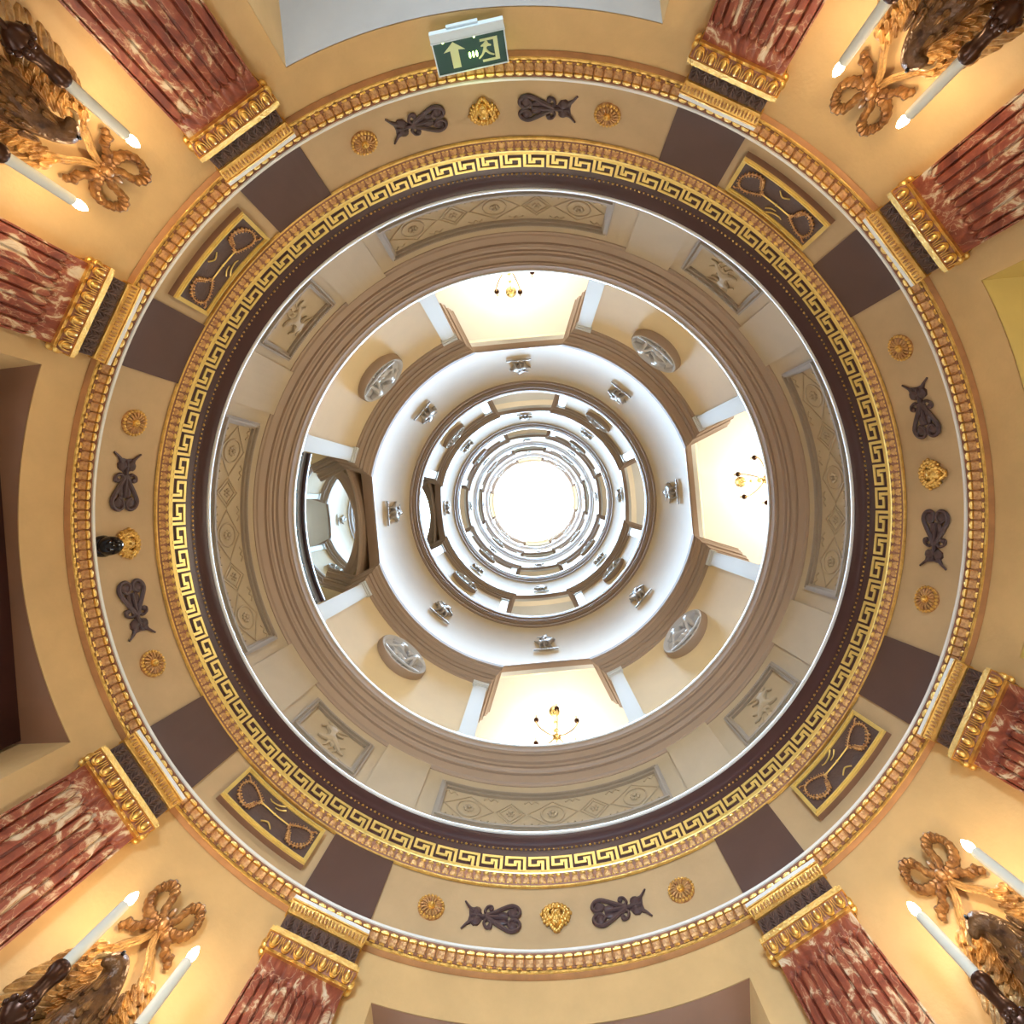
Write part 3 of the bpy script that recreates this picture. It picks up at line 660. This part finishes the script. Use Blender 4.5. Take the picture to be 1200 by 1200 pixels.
# ------------------------------------------------------------------ marble pilasters of the ground storey
RP = 1.985
def pilaster():
    t = thing('marble_pilaster', '', 'pilaster')
    # fluted shaft: sampled cross-section, flutes dying out in rounded ends near the top
    H = .172; nf = 9; mb = MB(); top = 1.853
    us = [-H+2*H*i/210 for i in range(211)]; zs = [FLOOR+.18, 1.0, 1.5, 1.70, 1.745, 1.757, 1.766, 1.772, 1.776, 1.780, 1.79, top]
    p = 2*H/nf*.955; f0 = -p*nf/2
    def depth(u, z):
        q = (u-f0)/p; i = math.floor(q)
        if i < 0 or i >= nf: return 0
        x = abs(q-i-.5)*2/1.0
        if z > 1.745: x = sqrt(x*x+((z-1.745)/.032)**2)
        if x > 1.3: return 0
        return -0.0105*math.exp(-((x-.93)/.15)**2)-(.0012 if x < .93 else 0)
    rows = [[(u, z, (.0+depth(u, z))) for u in us] for z in zs]; mb.grid(rows)
    for s in (-1, 1): mb.box(min(s*H, s*(H-.004)), max(s*H, s*(H-.004)), FLOOR+.18, top, -.08, -.0005)
    mb.build('shaft', 'marble', t, lambda u, v, d: (-d, u, v), smooth=True)
    b = MB(); b.box(-.20, .20, FLOOR, FLOOR+.12, -.08, .03); b.box(-.188, .188, FLOOR+.12, FLOOR+.185, -.08, .018); b.build('base', 'marble', t, flat)
    c = MB(); c.box(-.178, .178, 1.838, 1.850, -.08, .012); c.box(-.198, .198, 1.893, 1.912, -.08, .034); c.box(-.186, .186, 1.912, 1.930, -.08, .02)
    cap = c.build('capital', 'gilt', t, flat, smooth=False)
    m = MB(); m.grid([[(s*.178, 1.850, -.08) for s in (-1, 1)], [(s*.178, 1.850, .010) for s in (-1, 1)], [(s*.188, 1.868, .020) for s in (-1, 1)], [(s*.193, 1.893, .028) for s in (-1, 1)], [(s*.193, 1.893, -.08) for s in (-1, 1)]], cu=True)
    m.f.append((0, 2, 4, 6, 8)); m.f.append((1, 3, 5, 7, 9)); m.build('egg_ground', 'leafback', cap, flat)
    ne = 7
    eg = MB(); eg.ball((0, 0, 0), (.0125, .021, .017), 12, 8)
    fr = MB(); fr.tube([(-.0185, .019, .0)]+[(.0185*cos(x), .025*sin(x), .0) for x in [pi+pi*i/8 for i in range(9)]]+[(.0185, .019, 0)], .0034, 6, sq=1.8); fr.tube([(.0265, .018, .0), (.0265, -.012, .0), (.0265, -.024, .0)], lambda q: .0038-.002*q, 6, sq=1.6); 
    e0 = None
    for i in range(ne):
        u = -.160+.320*i/(ne-1)
        if e0 is None: e0 = eg.build('egg', 'gilt', cap, flat, smooth=True); e0.location = (-.021, u, 1.872); f0_ = fr.build('egg_collar', 'gilt', cap, flat, smooth=True); f0_.location = (-.022, u, 1.874)
        else:
            for src in (e0, f0_):
                o = src.copy(); COL.objects.link(o); o.parent = cap; o.location = (src.location.x, u, src.location.z)
    for s in (-1, 1):
        for dd in (-.02, .01-.03*0):
            o = e0.copy(); COL.objects.link(o); o.parent = cap; o.location = (-dd+.01, s*.187, 1.872); o.rotation_euler = (0, 0, pi/2)
    # brown band with low acanthus
    b = MB(); b.box(-.172, .172, 1.930, 2.008, -.08, .004); band = b.build('leaf_band', 'brownrelief', t, flat)
    b = MB()
    for i in range(8):
        u = -.147+.042*i
        b.tube(spline([(u, 1.932, .006), (u, 1.955, .012), (u, 1.985, .010), (u, 2.002, .006)], 3), lambda q: .004, 5)
        for s in (-1, 1):
            for (z0, ln) in ((1.94, .018), (1.957, .016), (1.973, .012)):
                b.tube(spline([(u, z0, .008), (u+s*ln*.6, z0+.010, .011), (u+s*ln, z0+.022, .006)], 3), lambda q: .0048*(1-q*.6), 5)
    stuff(b.build('acanthus', 'brownrelief', band, flat, smooth=True))
    b = MB(); b.box(-.176, .176, 2.006, 2.012, -.08, .012); b.box(-.184, .184, 2.050, 2.056, -.08, .030)
    b.grid([[(s*.176, 2.010, -.08) for s in (-1, 1)], [(s*.176, 2.010, .008) for s in (-1, 1)], [(s*.180, 2.030, .014) for s in (-1, 1)], [(s*.182, 2.052, .024) for s in (-1, 1)], [(s*.182, 2.052, -.08) for s in (-1, 1)]], cu=True)
    lf = b.build('abacus_moulding', 'gilt', t, flat)
    b = MB()
    for i in range(22):
        u = -.170+.34*i/21; b.ball((u, 2.032, .020), (.0055, .015, .006), 6, 5)
    stuff(b.build('leaf_tips', 'giltred', lf, flat, smooth=True))
    b = MB(); b.box(-.182, .182, 2.0565, 2.072, -.08, .030); b.build('abacus', 'white', t, flat)
    return t
pl = pilaster()
PN = ['just below the right-hand doorway', 'just right of the bottom doorway', 'just left of the bottom doorway', 'just below the left doorway',
      'just above the left doorway', 'just left of the top doorway', 'just right of the exit-sign doorway', 'just above the right-hand doorway']
for i, a in enumerate(PIL):
    o = pl if i == 0 else None
    if o is None: o = dup(pl, (0, 0, 0), 0, '')
    o['label'] = 'fluted red marble pilaster with gilt capital '+PN[i]; o['group'] = 'red marble pilasters'
    o.location = on_wall(a, RP, 0); o.rotation_euler = (0, 0, RAD(a))

# ------------------------------------------------------------------ frieze ornaments
def rosette_thing():
    t = thing('frieze_rosette', '', 'rosette'); f = bend(R0); R_ = .066
    mb = MB(); mb.lathe([(.001, .010), (R_*.8, .010), (R_*.95, .014), (R_, .006), (R_, -.01)], (0, 0, 0), n=28); mb.build('disc', 'giltred', t, f, smooth=True)
    mb = MB()
    for i in range(22):
        g = 2*pi*i/22; mb.ball((R_*.93*cos(g), R_*.93*sin(g), .012), (.0085, .0085, .007), 6, 4)
    mb.build('scalloped_edge', 'gilt', t, f, smooth=True)
    mb = MB()
    for i in range(16):
        g = 2*pi*i/16; mb.tube([(R_*.30*cos(g), R_*.30*sin(g), .014), (R_*.55*cos(g), R_*.55*sin(g), .019), (R_*.78*cos(g), R_*.78*sin(g), .013)], lambda q: .0035+.004*q, 5)
    mb.build('petals', 'giltred', t, f, smooth=True)
    mb = MB(); mb.lathe([(.020, .010), (.019, .022), (.012, .019), (.011, .026), (.005, .034), (.001, .035)], (0, 0, 0), n=14); mb.build('boss', 'gilt', t, f, smooth=True)
    return t
def lyre_mesh(m=1):
    mb = MB()
    for s in (-1, 1):
        P = spline([(.035, s*.006, .008), (.0, s*.022, .009), (-.05, s*.052, .010), (-.095, s*.072, .010), (-.130, s*.058, .010), (-.138, s*.028, .010), (-.118, s*.008, .010), (-.092, s*.014, .010), (-.080, s*.034, .010), (-.094, s*.046, .009)], 4)
        mb.tube([(x*m, y, z) for x, y, z in P], lambda q: .0115-.004*q, 6, sq=.9)
        mb.ball((m*-.104, s*.036, .008), (.024, .024, .010), 10, 5)
        mb.ball((m*-.055, s*.022, .006), (.030, .014, .009), 8, 5)
        P = spline([(.022, s*.010, .008), (.040, s*.030, .009), (.030, s*.056, .009), (.008, s*.060, .009), (.004, s*.044, .009), (.016, s*.040, .009)], 4)
        mb.tube([(x*m, y, z) for x, y, z in P], lambda q: .008-.001*q, 6)
        mb.ball((m*.012, s*.047, .008), (.011, .011, .008), 8, 4)
        mb.ball((m*.082, s*.026, .008), (.026, .026, .011), 9, 5)
        P = spline([(.075, s*.01, .008), (.098, s*.030, .009), (.118, s*.040, .009), (.148, s*.078, .006)], 4)
        mb.tube([(x*m, y, z) for x, y, z in P], lambda q: .015-.010*q, 6, sq=.7)
    mb.tube([(m*-.075, 0, .008), (m*-.01, 0, .011), (m*.05, 0, .010), (m*.112, 0, .008)], .0085, 6)
    mb.prism([(m*-.08, -.012), (m*-.04, -.03), (m*.02, -.016), (m*.05, -.012), (m*.068, -.044), (m*.092, -.050), (m*.104, -.040), (m*.125, -.052), (m*.118, 0), (m*.125, .052), (m*.104, .040), (m*.092, .050), (m*.068, .044), (m*.05, .012), (m*.02, .016), (m*-.04, .03), (m*-.08, .012)][::m], -.004, .006)
    return mb
def mask_thing():
    t = thing('gilt_mask', '', 'mask'); f = bend(R0)
    mb = MB(); mb.ball((0, -.006, .012), (.035, .046, .030), 14, 10)
    mb.tube([(0, .012, .038), (0, -.004, .044), (0, -.014, .046)], lambda q: .005+.004*q, 6)
    for s in (-1, 1):
        mb.ball((s*.013, .008, .036), (.0065, .0045, .005), 8, 5); mb.tube([(s*.004, .017, .038), (s*.014, .020, .037), (s*.023, .014, .031)], .0032, 5); mb.ball((s*.019, -.012, .030), (.010, .011, .009), 8, 5)
    mb.tube([(-.012, -.027, .034), (0, -.024, .038), (.012, -.027, .034)], .0035, 5); mb.tube([(-.009, -.033, .033), (0, -.035, .036), (.009, -.033, .033)], .0035, 5)
    mb.ball((0, -.045, .028), (.010, .008, .008), 8, 5)
    mb.build('face', 'gilt', t, f, smooth=True)
    mb = MB()
    for i in range(15):
        g = pi/2+(i-7)/7*2.35; w_ = 1.0 if abs(i-7) < 5 else .86
        for (r, br, dd, ph) in ((.044, .0105, .026, 0), (.060, .0125, .020, .5), (.072, .0085, .012, 0)):
            gg = g+ph*.33; mb.ball((r*w_*cos(gg)*1.06, r*w_*sin(gg)*.94+.006, dd), (br, br, br*1.1), 8, 6)
    for s in (-1, 1):
        for j in range(4): mb.ball((s*(.034-.008*j), -.036-.011*j, .020-.002*j), (.0095, .0095, .010), 7, 5)
    mb.ball((0, -.074, .014), (.008, .009, .008), 7, 5)
    mb.build('curls', 'gilt', t, f, smooth=True)
    return t
ro = rosette_thing(); ma = mask_thing(); first = True
ly = {1: lyre_mesh(1).build('lyre_ornament', 'lyre', None, bend(R0), smooth=True), -1: lyre_mesh(-1).build('lyre_ornament', 'lyre', None, bend(R0), smooth=True)}
used = {1: False, -1: False}
ENDS = {0: ('upper', 'lower'), 1: ('right', 'left'), 2: ('lower', 'upper'), 3: ('left', 'right')}
RA = [(-24.1, 12.2), (68.1, 104.1), (158.3, 192.9), (245.9, 281.0)]
LA = [(-14.8, 3.5), (77.2, 95.3), (166.5, 184.4), (254.0, 272.4)]
MA = [-5.6, 86.3, 175.7, 263.4]; ZR = 2.362; nro = 0
for k in range(4):
    for e in (0, 1):
        a = RA[k][e]; lab = 'round gilt rosette at the %s end of the %s frieze' % (ENDS[k][e], SIDE[k])
        o = ro if nro == 0 else dup(ro, (0, 0, 0), 0, ''); nro += 1
        o['label'] = lab; o['group'] = 'gilt rosettes on the frieze'; o.location = on_wall(a, R0, ZR); o.rotation_euler = (0, 0, RAD(a))
        a = LA[k][e]; m = -1 if e == 0 else 1          # the spiked end points away from the mask
        if not used[m]: o = ly[m]; used[m] = True
        else: o = ly[m].copy(); COL.objects.link(o)
        o['label'] = 'dark mauve lyre-shaped scroll ornament, %s one on the %s frieze' % (ENDS[k][e], SIDE[k]); o['category'] = 'ornament'; o['group'] = 'lyre scrolls on the frieze'
        o.location = on_wall(a, R0, ZR); o.rotation_euler = (0, 0, RAD(a))
    o = ma if k == 0 else dup(ma, (0, 0, 0), 0, '')
    o['label'] = 'gilt curly-haired mask in the middle of the %s frieze' % SIDE[k]; o['group'] = 'gilt masks on the frieze'
    o.location = on_wall(MA[k], R0, ZR); o.rotation_euler = (0, 0, RAD(MA[k]))

def garland_panel():
    t = thing('garland_panel', '', 'relief panel'); f = bend(R0); U, V = .270, .115
    mb = MB(); mb.box(-U, U, -V, V, -.01, .030, 12); mb.build('backing', 'soffit_brown', t, f)
    mb = MB(); w_ = .020
    for (w0, w1, dd) in ((0, .008, .040), (.008, .014, .046), (.014, .021, .038)):
        mb.box(-U+w0, U-w0, V-w1, V-w0, .03, dd, 12); mb.box(-U+w0, U-w0, -V+w0, -V+w1, .03, dd, 12)
        mb.box(-U+w0, -U+w1, -V+w1, V-w1, .03, dd, 1); mb.box(U-w1, U-w0, -V+w1, V-w1, .03, dd, 1)
    mb.build('gold_frame', 'goldpaint', t, f)
    mb = MB(); mb.box(-U+.02, U-.02, -V+.02, V-.02, .029, .032, 12); mb.build('brown_ground', 'brownrelief', t, f)
    for s in (-1, 1):
        cx_ = s*.150
        P = spline([(cx_-s*.060, .010, .036), (cx_-s*.035, .030, .036), (cx_-s*.005, .046, .036), (cx_+s*.035, .058, .036), (cx_+s*.068, .048, .036), (cx_+s*.080, .010, .036), (cx_+s*.066, -.032, .036), (cx_+s*.030, -.062, .036), (cx_-s*.012, -.066, .036), (cx_-s*.030, -.040, .036), (cx_-s*.040, -.012, .036)], 5, True)
        mb = MB(); mb.tube(P, .0042, 5, True)
        for i, p in enumerate(P):
            if i % 2: continue
            q = P[(i+1) % len(P)]-p; nn = Vector((-q.y, q.x, 0)).normalized(); big = (1.15 if 28 < i < 50 else .62)*(.8+.4*((i*7)%5)/4)
            for sg in (-1, 1): mb.ball((p.x+nn.x*.008*sg, p.y+nn.y*.008*sg, .038), (.0055*big, .0055*big, .005*big), 5, 4)
        mb.tube([(cx_+s*.058, .055, .036), (cx_+s*.080, .072, .037), (cx_+s*.092, .070, .036)], .004, 5)
        mb.build('garland', 'giltred', t, f, smooth=True)
    mb = MB(); mb.tube([(-.105, .012, .036), (.0, .006, .040), (.105, .012, .036)], .0035, 6); mb.ball((0, .006, .04), .006, 6, 4); mb.build('rod', 'goldpaint', t, f, smooth=True)
    mb = MB(); mb.tube(spline([(-.02, .090, .035), (.01, .066, .037), (.05, .060, .035), (.07, .066, .035)], 4), lambda q: .0045*(1-.5*q), 5); mb.build('ribbon', 'goldpaint', t, f, smooth=True)
    mb = MB(); mb.tube(spline([(-.035, .070, .035), (-.01, .048, .037), (.02, .044, .035)], 4), lambda q: .004*(1-.5*q), 5); mb.build('ribbon', 'goldpaint', t, f, smooth=True)
    mb = MB(); mb.tube(spline([(-.03, -.070, .034), (0, -.050, .037), (.035, -.066, .034)], 4), .0035, 5)
    mb.build('ribbon', 'goldpaint', t, f, smooth=True)
    return t
gp = garland_panel()
for k in range(4):
    o = gp if k == 0 else dup(gp, (0, 0, 0), 0, '')
    o['label'] = 'gold-framed brown panel with gilt garlands at the %s of the frieze' % CORNER[k]; o['group'] = 'garland panels on the frieze'
    a = [38.9, 130.3, 218.9, 308.6][k]; o.location = on_wall(a, R0, 2.385); o.rotation_euler = (0, 0, RAD(a))

# ------------------------------------------------------------------ candle sconces with an eagle and a ribbon bow
def feather(mb, base, tip, w_, d=0.0, th=.006):
    b = Vector(base); t = Vector(tip); ax = t-b; L_ = ax.length; ax.normalize(); n_ = Vector((0, 0, 1)); sd = ax.cross(n_).normalized()
    rows = []
    for q in (0, .2, .5, .8, .95, 1.0):
        ww = w_*(.45+.75*q-.2*q*q) if q < .8 else w_*(1.0 if q < .9 else (.6 if q < 1 else .12)); c = b+ax*L_*q
        rows.append([c-sd*ww, c-sd*ww*.5+n_*th, c+n_*th*.4, c+sd*ww*.5+n_*th, c+sd*ww, c-n_*th*.6])
    mb.grid(rows, cv=True)
def pleat(r, amp, n): return lambda q: r*(1+amp*sin(q*n*2*pi))
def sconce():
    t = thing('eagle_sconce', '', 'wall lamp'); f = flat
    # ribbon bow: two pleated loops, knot, two short tails
    bow = MB()
    for s in (-1, 1):
        P = spline([(s*.006, 1.722, .03), (s*.030, 1.765, .045), (s*.040, 1.815, .05), (s*.072, 1.838, .045), (s*.098, 1.815, .035), (s*.102, 1.775, .03), (s*.078, 1.742, .03), (s*.035, 1.722, .035), (s*.008, 1.718, .04)], 7)
        bow.tube(P, pleat(.0145, .15, 17), 8, sq=1.6)
        P = spline([(s*.01, 1.712, .03), (s*.045, 1.700, .04), (s*.075, 1.672, .03), (s*.098, 1.668, .035), (s*.112, 1.650, .02)], 7)
        bow.tube(P, lambda q, a=pleat(.014, .2, 7): a(q)*(1-.15*q), 8, sq=1.3)
    bow.ball((0, 1.722, .045), (.020, .022, .022), 10, 8)
    bow.ball((0, 1.768, .035), (.014, .030, .014), 8, 6)
    bow.build('ribbon_bow', 'carve', t, f, smooth=True)
    for s in (-1, 1):
        P = spline([(s*.006, 1.705, .03), (s*.025, 1.655, .035), (s*.060, 1.605, .04), (s*.082, 1.545, .045), (s*.075, 1.47, .05)], 7)
        mb = MB(); mb.tube(P, lambda q: .012+.005*q, 8, sq=.45, up=(0, 0, 1))
        for off in (-.006, .006): mb.tube([(p.x+off, p.y, p.z+.006) for p in P], .0035, 5)
        mb.build('hanging_ribbon', 'carvelight', t, f, smooth=True)
    # eagle: one skinned body, separate wings and tail feathers
    V = [(0, 1.18, .11), (0, 1.25, .14), (0, 1.31, .17), (.0, 1.36, .19), (.008, 1.405, .205), (.03, 1.425, .225), (.055, 1.410, .235), (.066, 1.392, .232),
         (-.05, 1.29, .13), (.05, 1.29, .13), (-.035, 1.13, .13), (-.04, 1.07, .14), (.035, 1.13, .13), (.04, 1.07, .14), (0, 1.10, .09), (0, 1.00, .07)]
    E = [(0, 1), (1, 2), (2, 3), (3, 4), (4, 5), (5, 6), (6, 7), (2, 8), (2, 9), (0, 10), (10, 11), (0, 12), (12, 13), (0, 14), (14, 15)]
    r = [.062, .072, .066, .052, .043, .040, .020, .008, .034, .034, .028, .016, .028, .016, .045, .03]
    vs, fs = skin(V, E, r, 2); mb = MB(); mb.add(vs, fs); body = mb.build('eagle_body', 'carvedark', t, f, smooth=True)
    mb = MB(); 
    for i in range(80):    # overlapping breast feathers
        z = 1.16+.22*random.random(); g = random.uniform(-1.3, 1.3); rr = .070*(1-.35*abs(z-1.26)/.12*.6); dd = .13+(z-1.22)*.35
        u = rr*sin(g); d_ = dd+rr*cos(g)*.95; feather(mb, (u, z+.015, d_), (u*1.15, z-.03, d_+.004), .010, th=.004)
    mb.build('breast_feathers', 'carve', body, f, smooth=True)
    mb = MB(); mb.ball((.036, 1.428, .254), .0065, 8, 6); mb.ball((.036, 1.428, .198), .0065, 8, 6); mb.build('eye', 'blackdome', body, f, smooth=True)
    mb = MB(); mb.tube(spline([(.048, 1.420, .227), (.070, 1.416, .229), (.086, 1.400, .230), (.084, 1.382, .230)], 4), lambda q: .0135*(1-.85*q), 8, sq=.8); mb.build('beak', 'carvelight', body, f, smooth=True)
    for s in (-1, 1):
        mb = MB()
        mb.tube(spline([(s*.045, 1.30, .12), (s*.062, 1.40, .12), (s*.070, 1.48, .10), (s*.085, 1.535, .085), (s*.112, 1.548, .075), (s*.130, 1.525, .07)], 5), lambda q: .015*(1-.3*q), 8, sq=.8)
        for j in range(3):
            for i in range(9):
                q = i/8; cu = .050+.020*q+.012*j*(1-q*.3); cz = 1.33+.20*q; feather(mb, (s*(cu-.010), cz+.012, .132-.03*q+.004*(2-j)), (s*(cu+.020), cz-.022, .134-.03*q+.003*(2-j)), .0105, th=.006)
        for i in range(10):      # long flight feathers sweeping out and down
            q = i/9; b = (s*(.120-.055*q), 1.535-.20*q, .075+.03*q); tip = (s*(.175+.045*sin(q*2.6)), 1.47-.27*q+.01*(i % 2), .05+.05*q); feather(mb, b, tip, .0185, th=.009)
        for i in range(8):
            q = i/7; b = (s*(.100-.045*q), 1.54-.19*q, .09+.025*q); tip = (s*(.142+.022*sin(q*2.6)), 1.49-.22*q, .085+.04*q); feather(mb, b, tip, .0165, th=.009)
        for i in range(7):
            q = i/6; feather(mb, (s*(.078-.025*q), 1.53-.17*q, .11), (s*(.112+.010*q), 1.50-.19*q, .11+.02*q), .014, th=.009)
        mb.build('wing', 'carvelight', t, f, smooth=True)
    mb = MB()
    for i in range(7): feather(mb, (0, 1.08, .08), (.03*(i-3), .93-.01*abs(i-3), .05), .016)
    mb.build('tail', 'carve', t, f, smooth=True)
    mb = MB(); mb.lathe([(.02, -.03), (.075, -.03), (.085, -.01), (.06, .01), (.045, .03), (.03, .06), (.001, .07)], (0, 1.0, .03), (0, 0, 1), 16); mb.ball((0, .95, .07), (.045, .06, .05)); mb.build('back_plate', 'bronze', t, f, smooth=True)
    # two arms with cups, sockets, candles and bulbs
    for s in (-1, 1):
        U_, D_ = .137, .245
        mb = MB(); mb.tube(spline([(0, .98, .08), (s*.06, .93, .14), (s*.12, .96, .20), (s*.150, 1.04, .235), (s*.142, 1.12, .245), (U_*s, 1.195, D_)], 6), .0085, 8)
        mb.ball((s*.149, 1.045, .236), (.018, .014, .018)); arm = mb.build('arm', 'bronze', t, f, smooth=True)
        mb = MB()
        mb.lathe([(.006, -.03), (.020, -.024), (.034, -.008), (.038, .006), (.026, .004), (.010, .006)], (s*U_, 1.205, D_), (0, 1, 0), 16)
        for i in range(10):
            g = 2*pi*i/10; mb.ball((s*U_+.037*cos(g), 1.208, D_+.037*sin(g)), (.010, .009, .010), 6, 5)
        mb.build('leaf_cup', 'bronze', arm, f, smooth=True)
        mb = MB(); mb.lathe([(.010, .0), (.016, .008), (.024, .016), (.026, .03), (.020, .045), (.0215, .085), (.0265, .092), (.028, .104), (.025, .112), (.018, .113)], (s*U_, 1.212, D_), (0, 1, 0), 18)
        mb.build('socket', 'bronze', arm, f, smooth=True)
        cz = 1.322
        mb = MB(); mb.lathe([(.0175, 0), (.0170, .20), (.013, .204), (.001, .204)], (s*U_, cz, D_), (0, 1, 0), 18); cnd = mb.build('candle', 'candle', t, f, smooth=True)
        mb = MB(); mb.lathe([(.001, .204), (.010, .208), (.0155, .222), (.0135, .236), (.007, .249), (.001, .256)], (s*U_, cz, D_), (0, 1, 0), 12); mb.build('bulb', 'flame', cnd, f, smooth=True)
    return t
sc = sconce()
SA = [40.8, 132.0, 219.5, 308.9]
for k in range(4):
    o = sc if k == 0 else dup(sc, (0, 0, 0), 0, '')
    o['label'] = 'gilt eagle wall sconce with two lit candles and ribbon bow, %s corner' % CORNER[k]; o['group'] = 'eagle sconces'
    a = RAD(SA[k]); o.location = on_wall(SA[k], R0, 0); o.rotation_euler = (0, 0, a)
    for s in (-1, 1):
        x, y = R0-.25, s*.137
        point('candle_light', (x*cos(a)-y*sin(a), x*sin(a)+y*cos(a), 1.596), FLAME_POWER, (1.0, .72, .40), .02)

# ------------------------------------------------------------------ exit sign, dome camera
t = thing('exit_sign', 'illuminated green exit sign with white arrow above the top doorway', 'sign')
c = Vector(on_wall(262.8, 1.95, 1.945)); t.location = c; t.rotation_euler = (0, 0, RAD(262.8))
tilt = RAD(-4)
def sfn(u, v, d):   # slightly turned in its own plane; leans back so its face looks down into the room
    v = v*.74; u2 = u*cos(tilt)-v*sin(tilt); v2 = u*sin(tilt)+v*cos(tilt); L_ = RAD(30)
    return (-(d*cos(L_)+v2*sin(L_)), u2, v2*cos(L_)-d*sin(L_))
mb = MB(); mb.box(-.152, .152, -.098, -.060, -.022, .020); mb.box(-.08, .05, -.108, -.098, -.03, .0); mb.box(-.154, .154, -.063, -.058, -.024, .023); mb.build('housing', 'plastic', t, sfn)
mb = MB(); mb.box(-.150, .150, -.060, .082, -.006, .004); pn = mb.build('panel', 'signgreen', t, sfn)
for (x0, x1, y0, y1) in ((-.152, -.147, -.06, .084), (.147, .152, -.06, .084), (-.152, .152, .080, .086)):
    mb = MB(); mb.box(x0, x1, y0, y1, -.008, .008); mb.build('panel_edge', 'plastic', pn, sfn)
mb = MB(); ar = [(-.110, -.010), (-.065, -.048), (-.020, -.010), (-.048, -.014), (-.048, .062), (-.082, .062), (-.082, -.014)]; mb.prism(ar, .004, .007); mb.build('arrow', 'signwhite', pn, sfn)
mb = MB()
mb.prism([(.045, -.035), (.118, -.035), (.118, .062), (.045, .062), (.045, .052), (.10, .052), (.10, -.025), (.045, -.025)], .004, .007)
mb.build('door_symbol', 'signwhite', pn, sfn)
vs, fs = skin([(.060, .008, .006), (.066, -.010, .006), (.072, -.026, .006), (.045, -.006, .006), (.090, -.002, .006), (.078, .030, .006), (.098, .040, .006), (.048, .030, .006), (.030, .045, .006)], [(0, 1), (1, 2), (1, 3), (1, 4), (0, 5), (5, 6), (0, 7), (7, 8)], [.006, .007, .006, .004, .004, .005, .004, .005, .004], 1)
mb = MB(); mb.add([(x, y, .006+(z-.006)*.4) for x, y, z in vs], fs); mb.build('running_figure', 'signwhite', pn, sfn, smooth=True)
for u, v in ((-.005, .020), (.010, .020), (.025, .020), (-.105, -.052), (.025, -.050)):
    mb = MB(); mb.ball((u, v, .006), (.0045, .014 if v > 0 else .004, .003), 8, 6); mb.build('lamp', 'signlamp', pn, sfn, smooth=True)
a = RAD(262.8); point('exit_sign_light', (1.87*cos(a), 1.87*sin(a), 2.04), .35, (.7, 1, .35), .04)

t = wall_thing('dome_camera', 'glossy black dome camera beside the gilt mask on the left frieze', 'camera', 175.7, R0, 2.235)
mb = MB(); mb.lathe([(.050, -.01), (.052, .02), (.046, .03), (.044, .03)], (0, 0, 0), (0, 0, 1), 24); mb.build('mount', 'blackdome', t, flat, smooth=True)
mb = MB(); mb.ball((0, 0, .045), (.046, .050, .052), 24, 16); mb.build('dome', 'blackdome', t, flat, smooth=True)
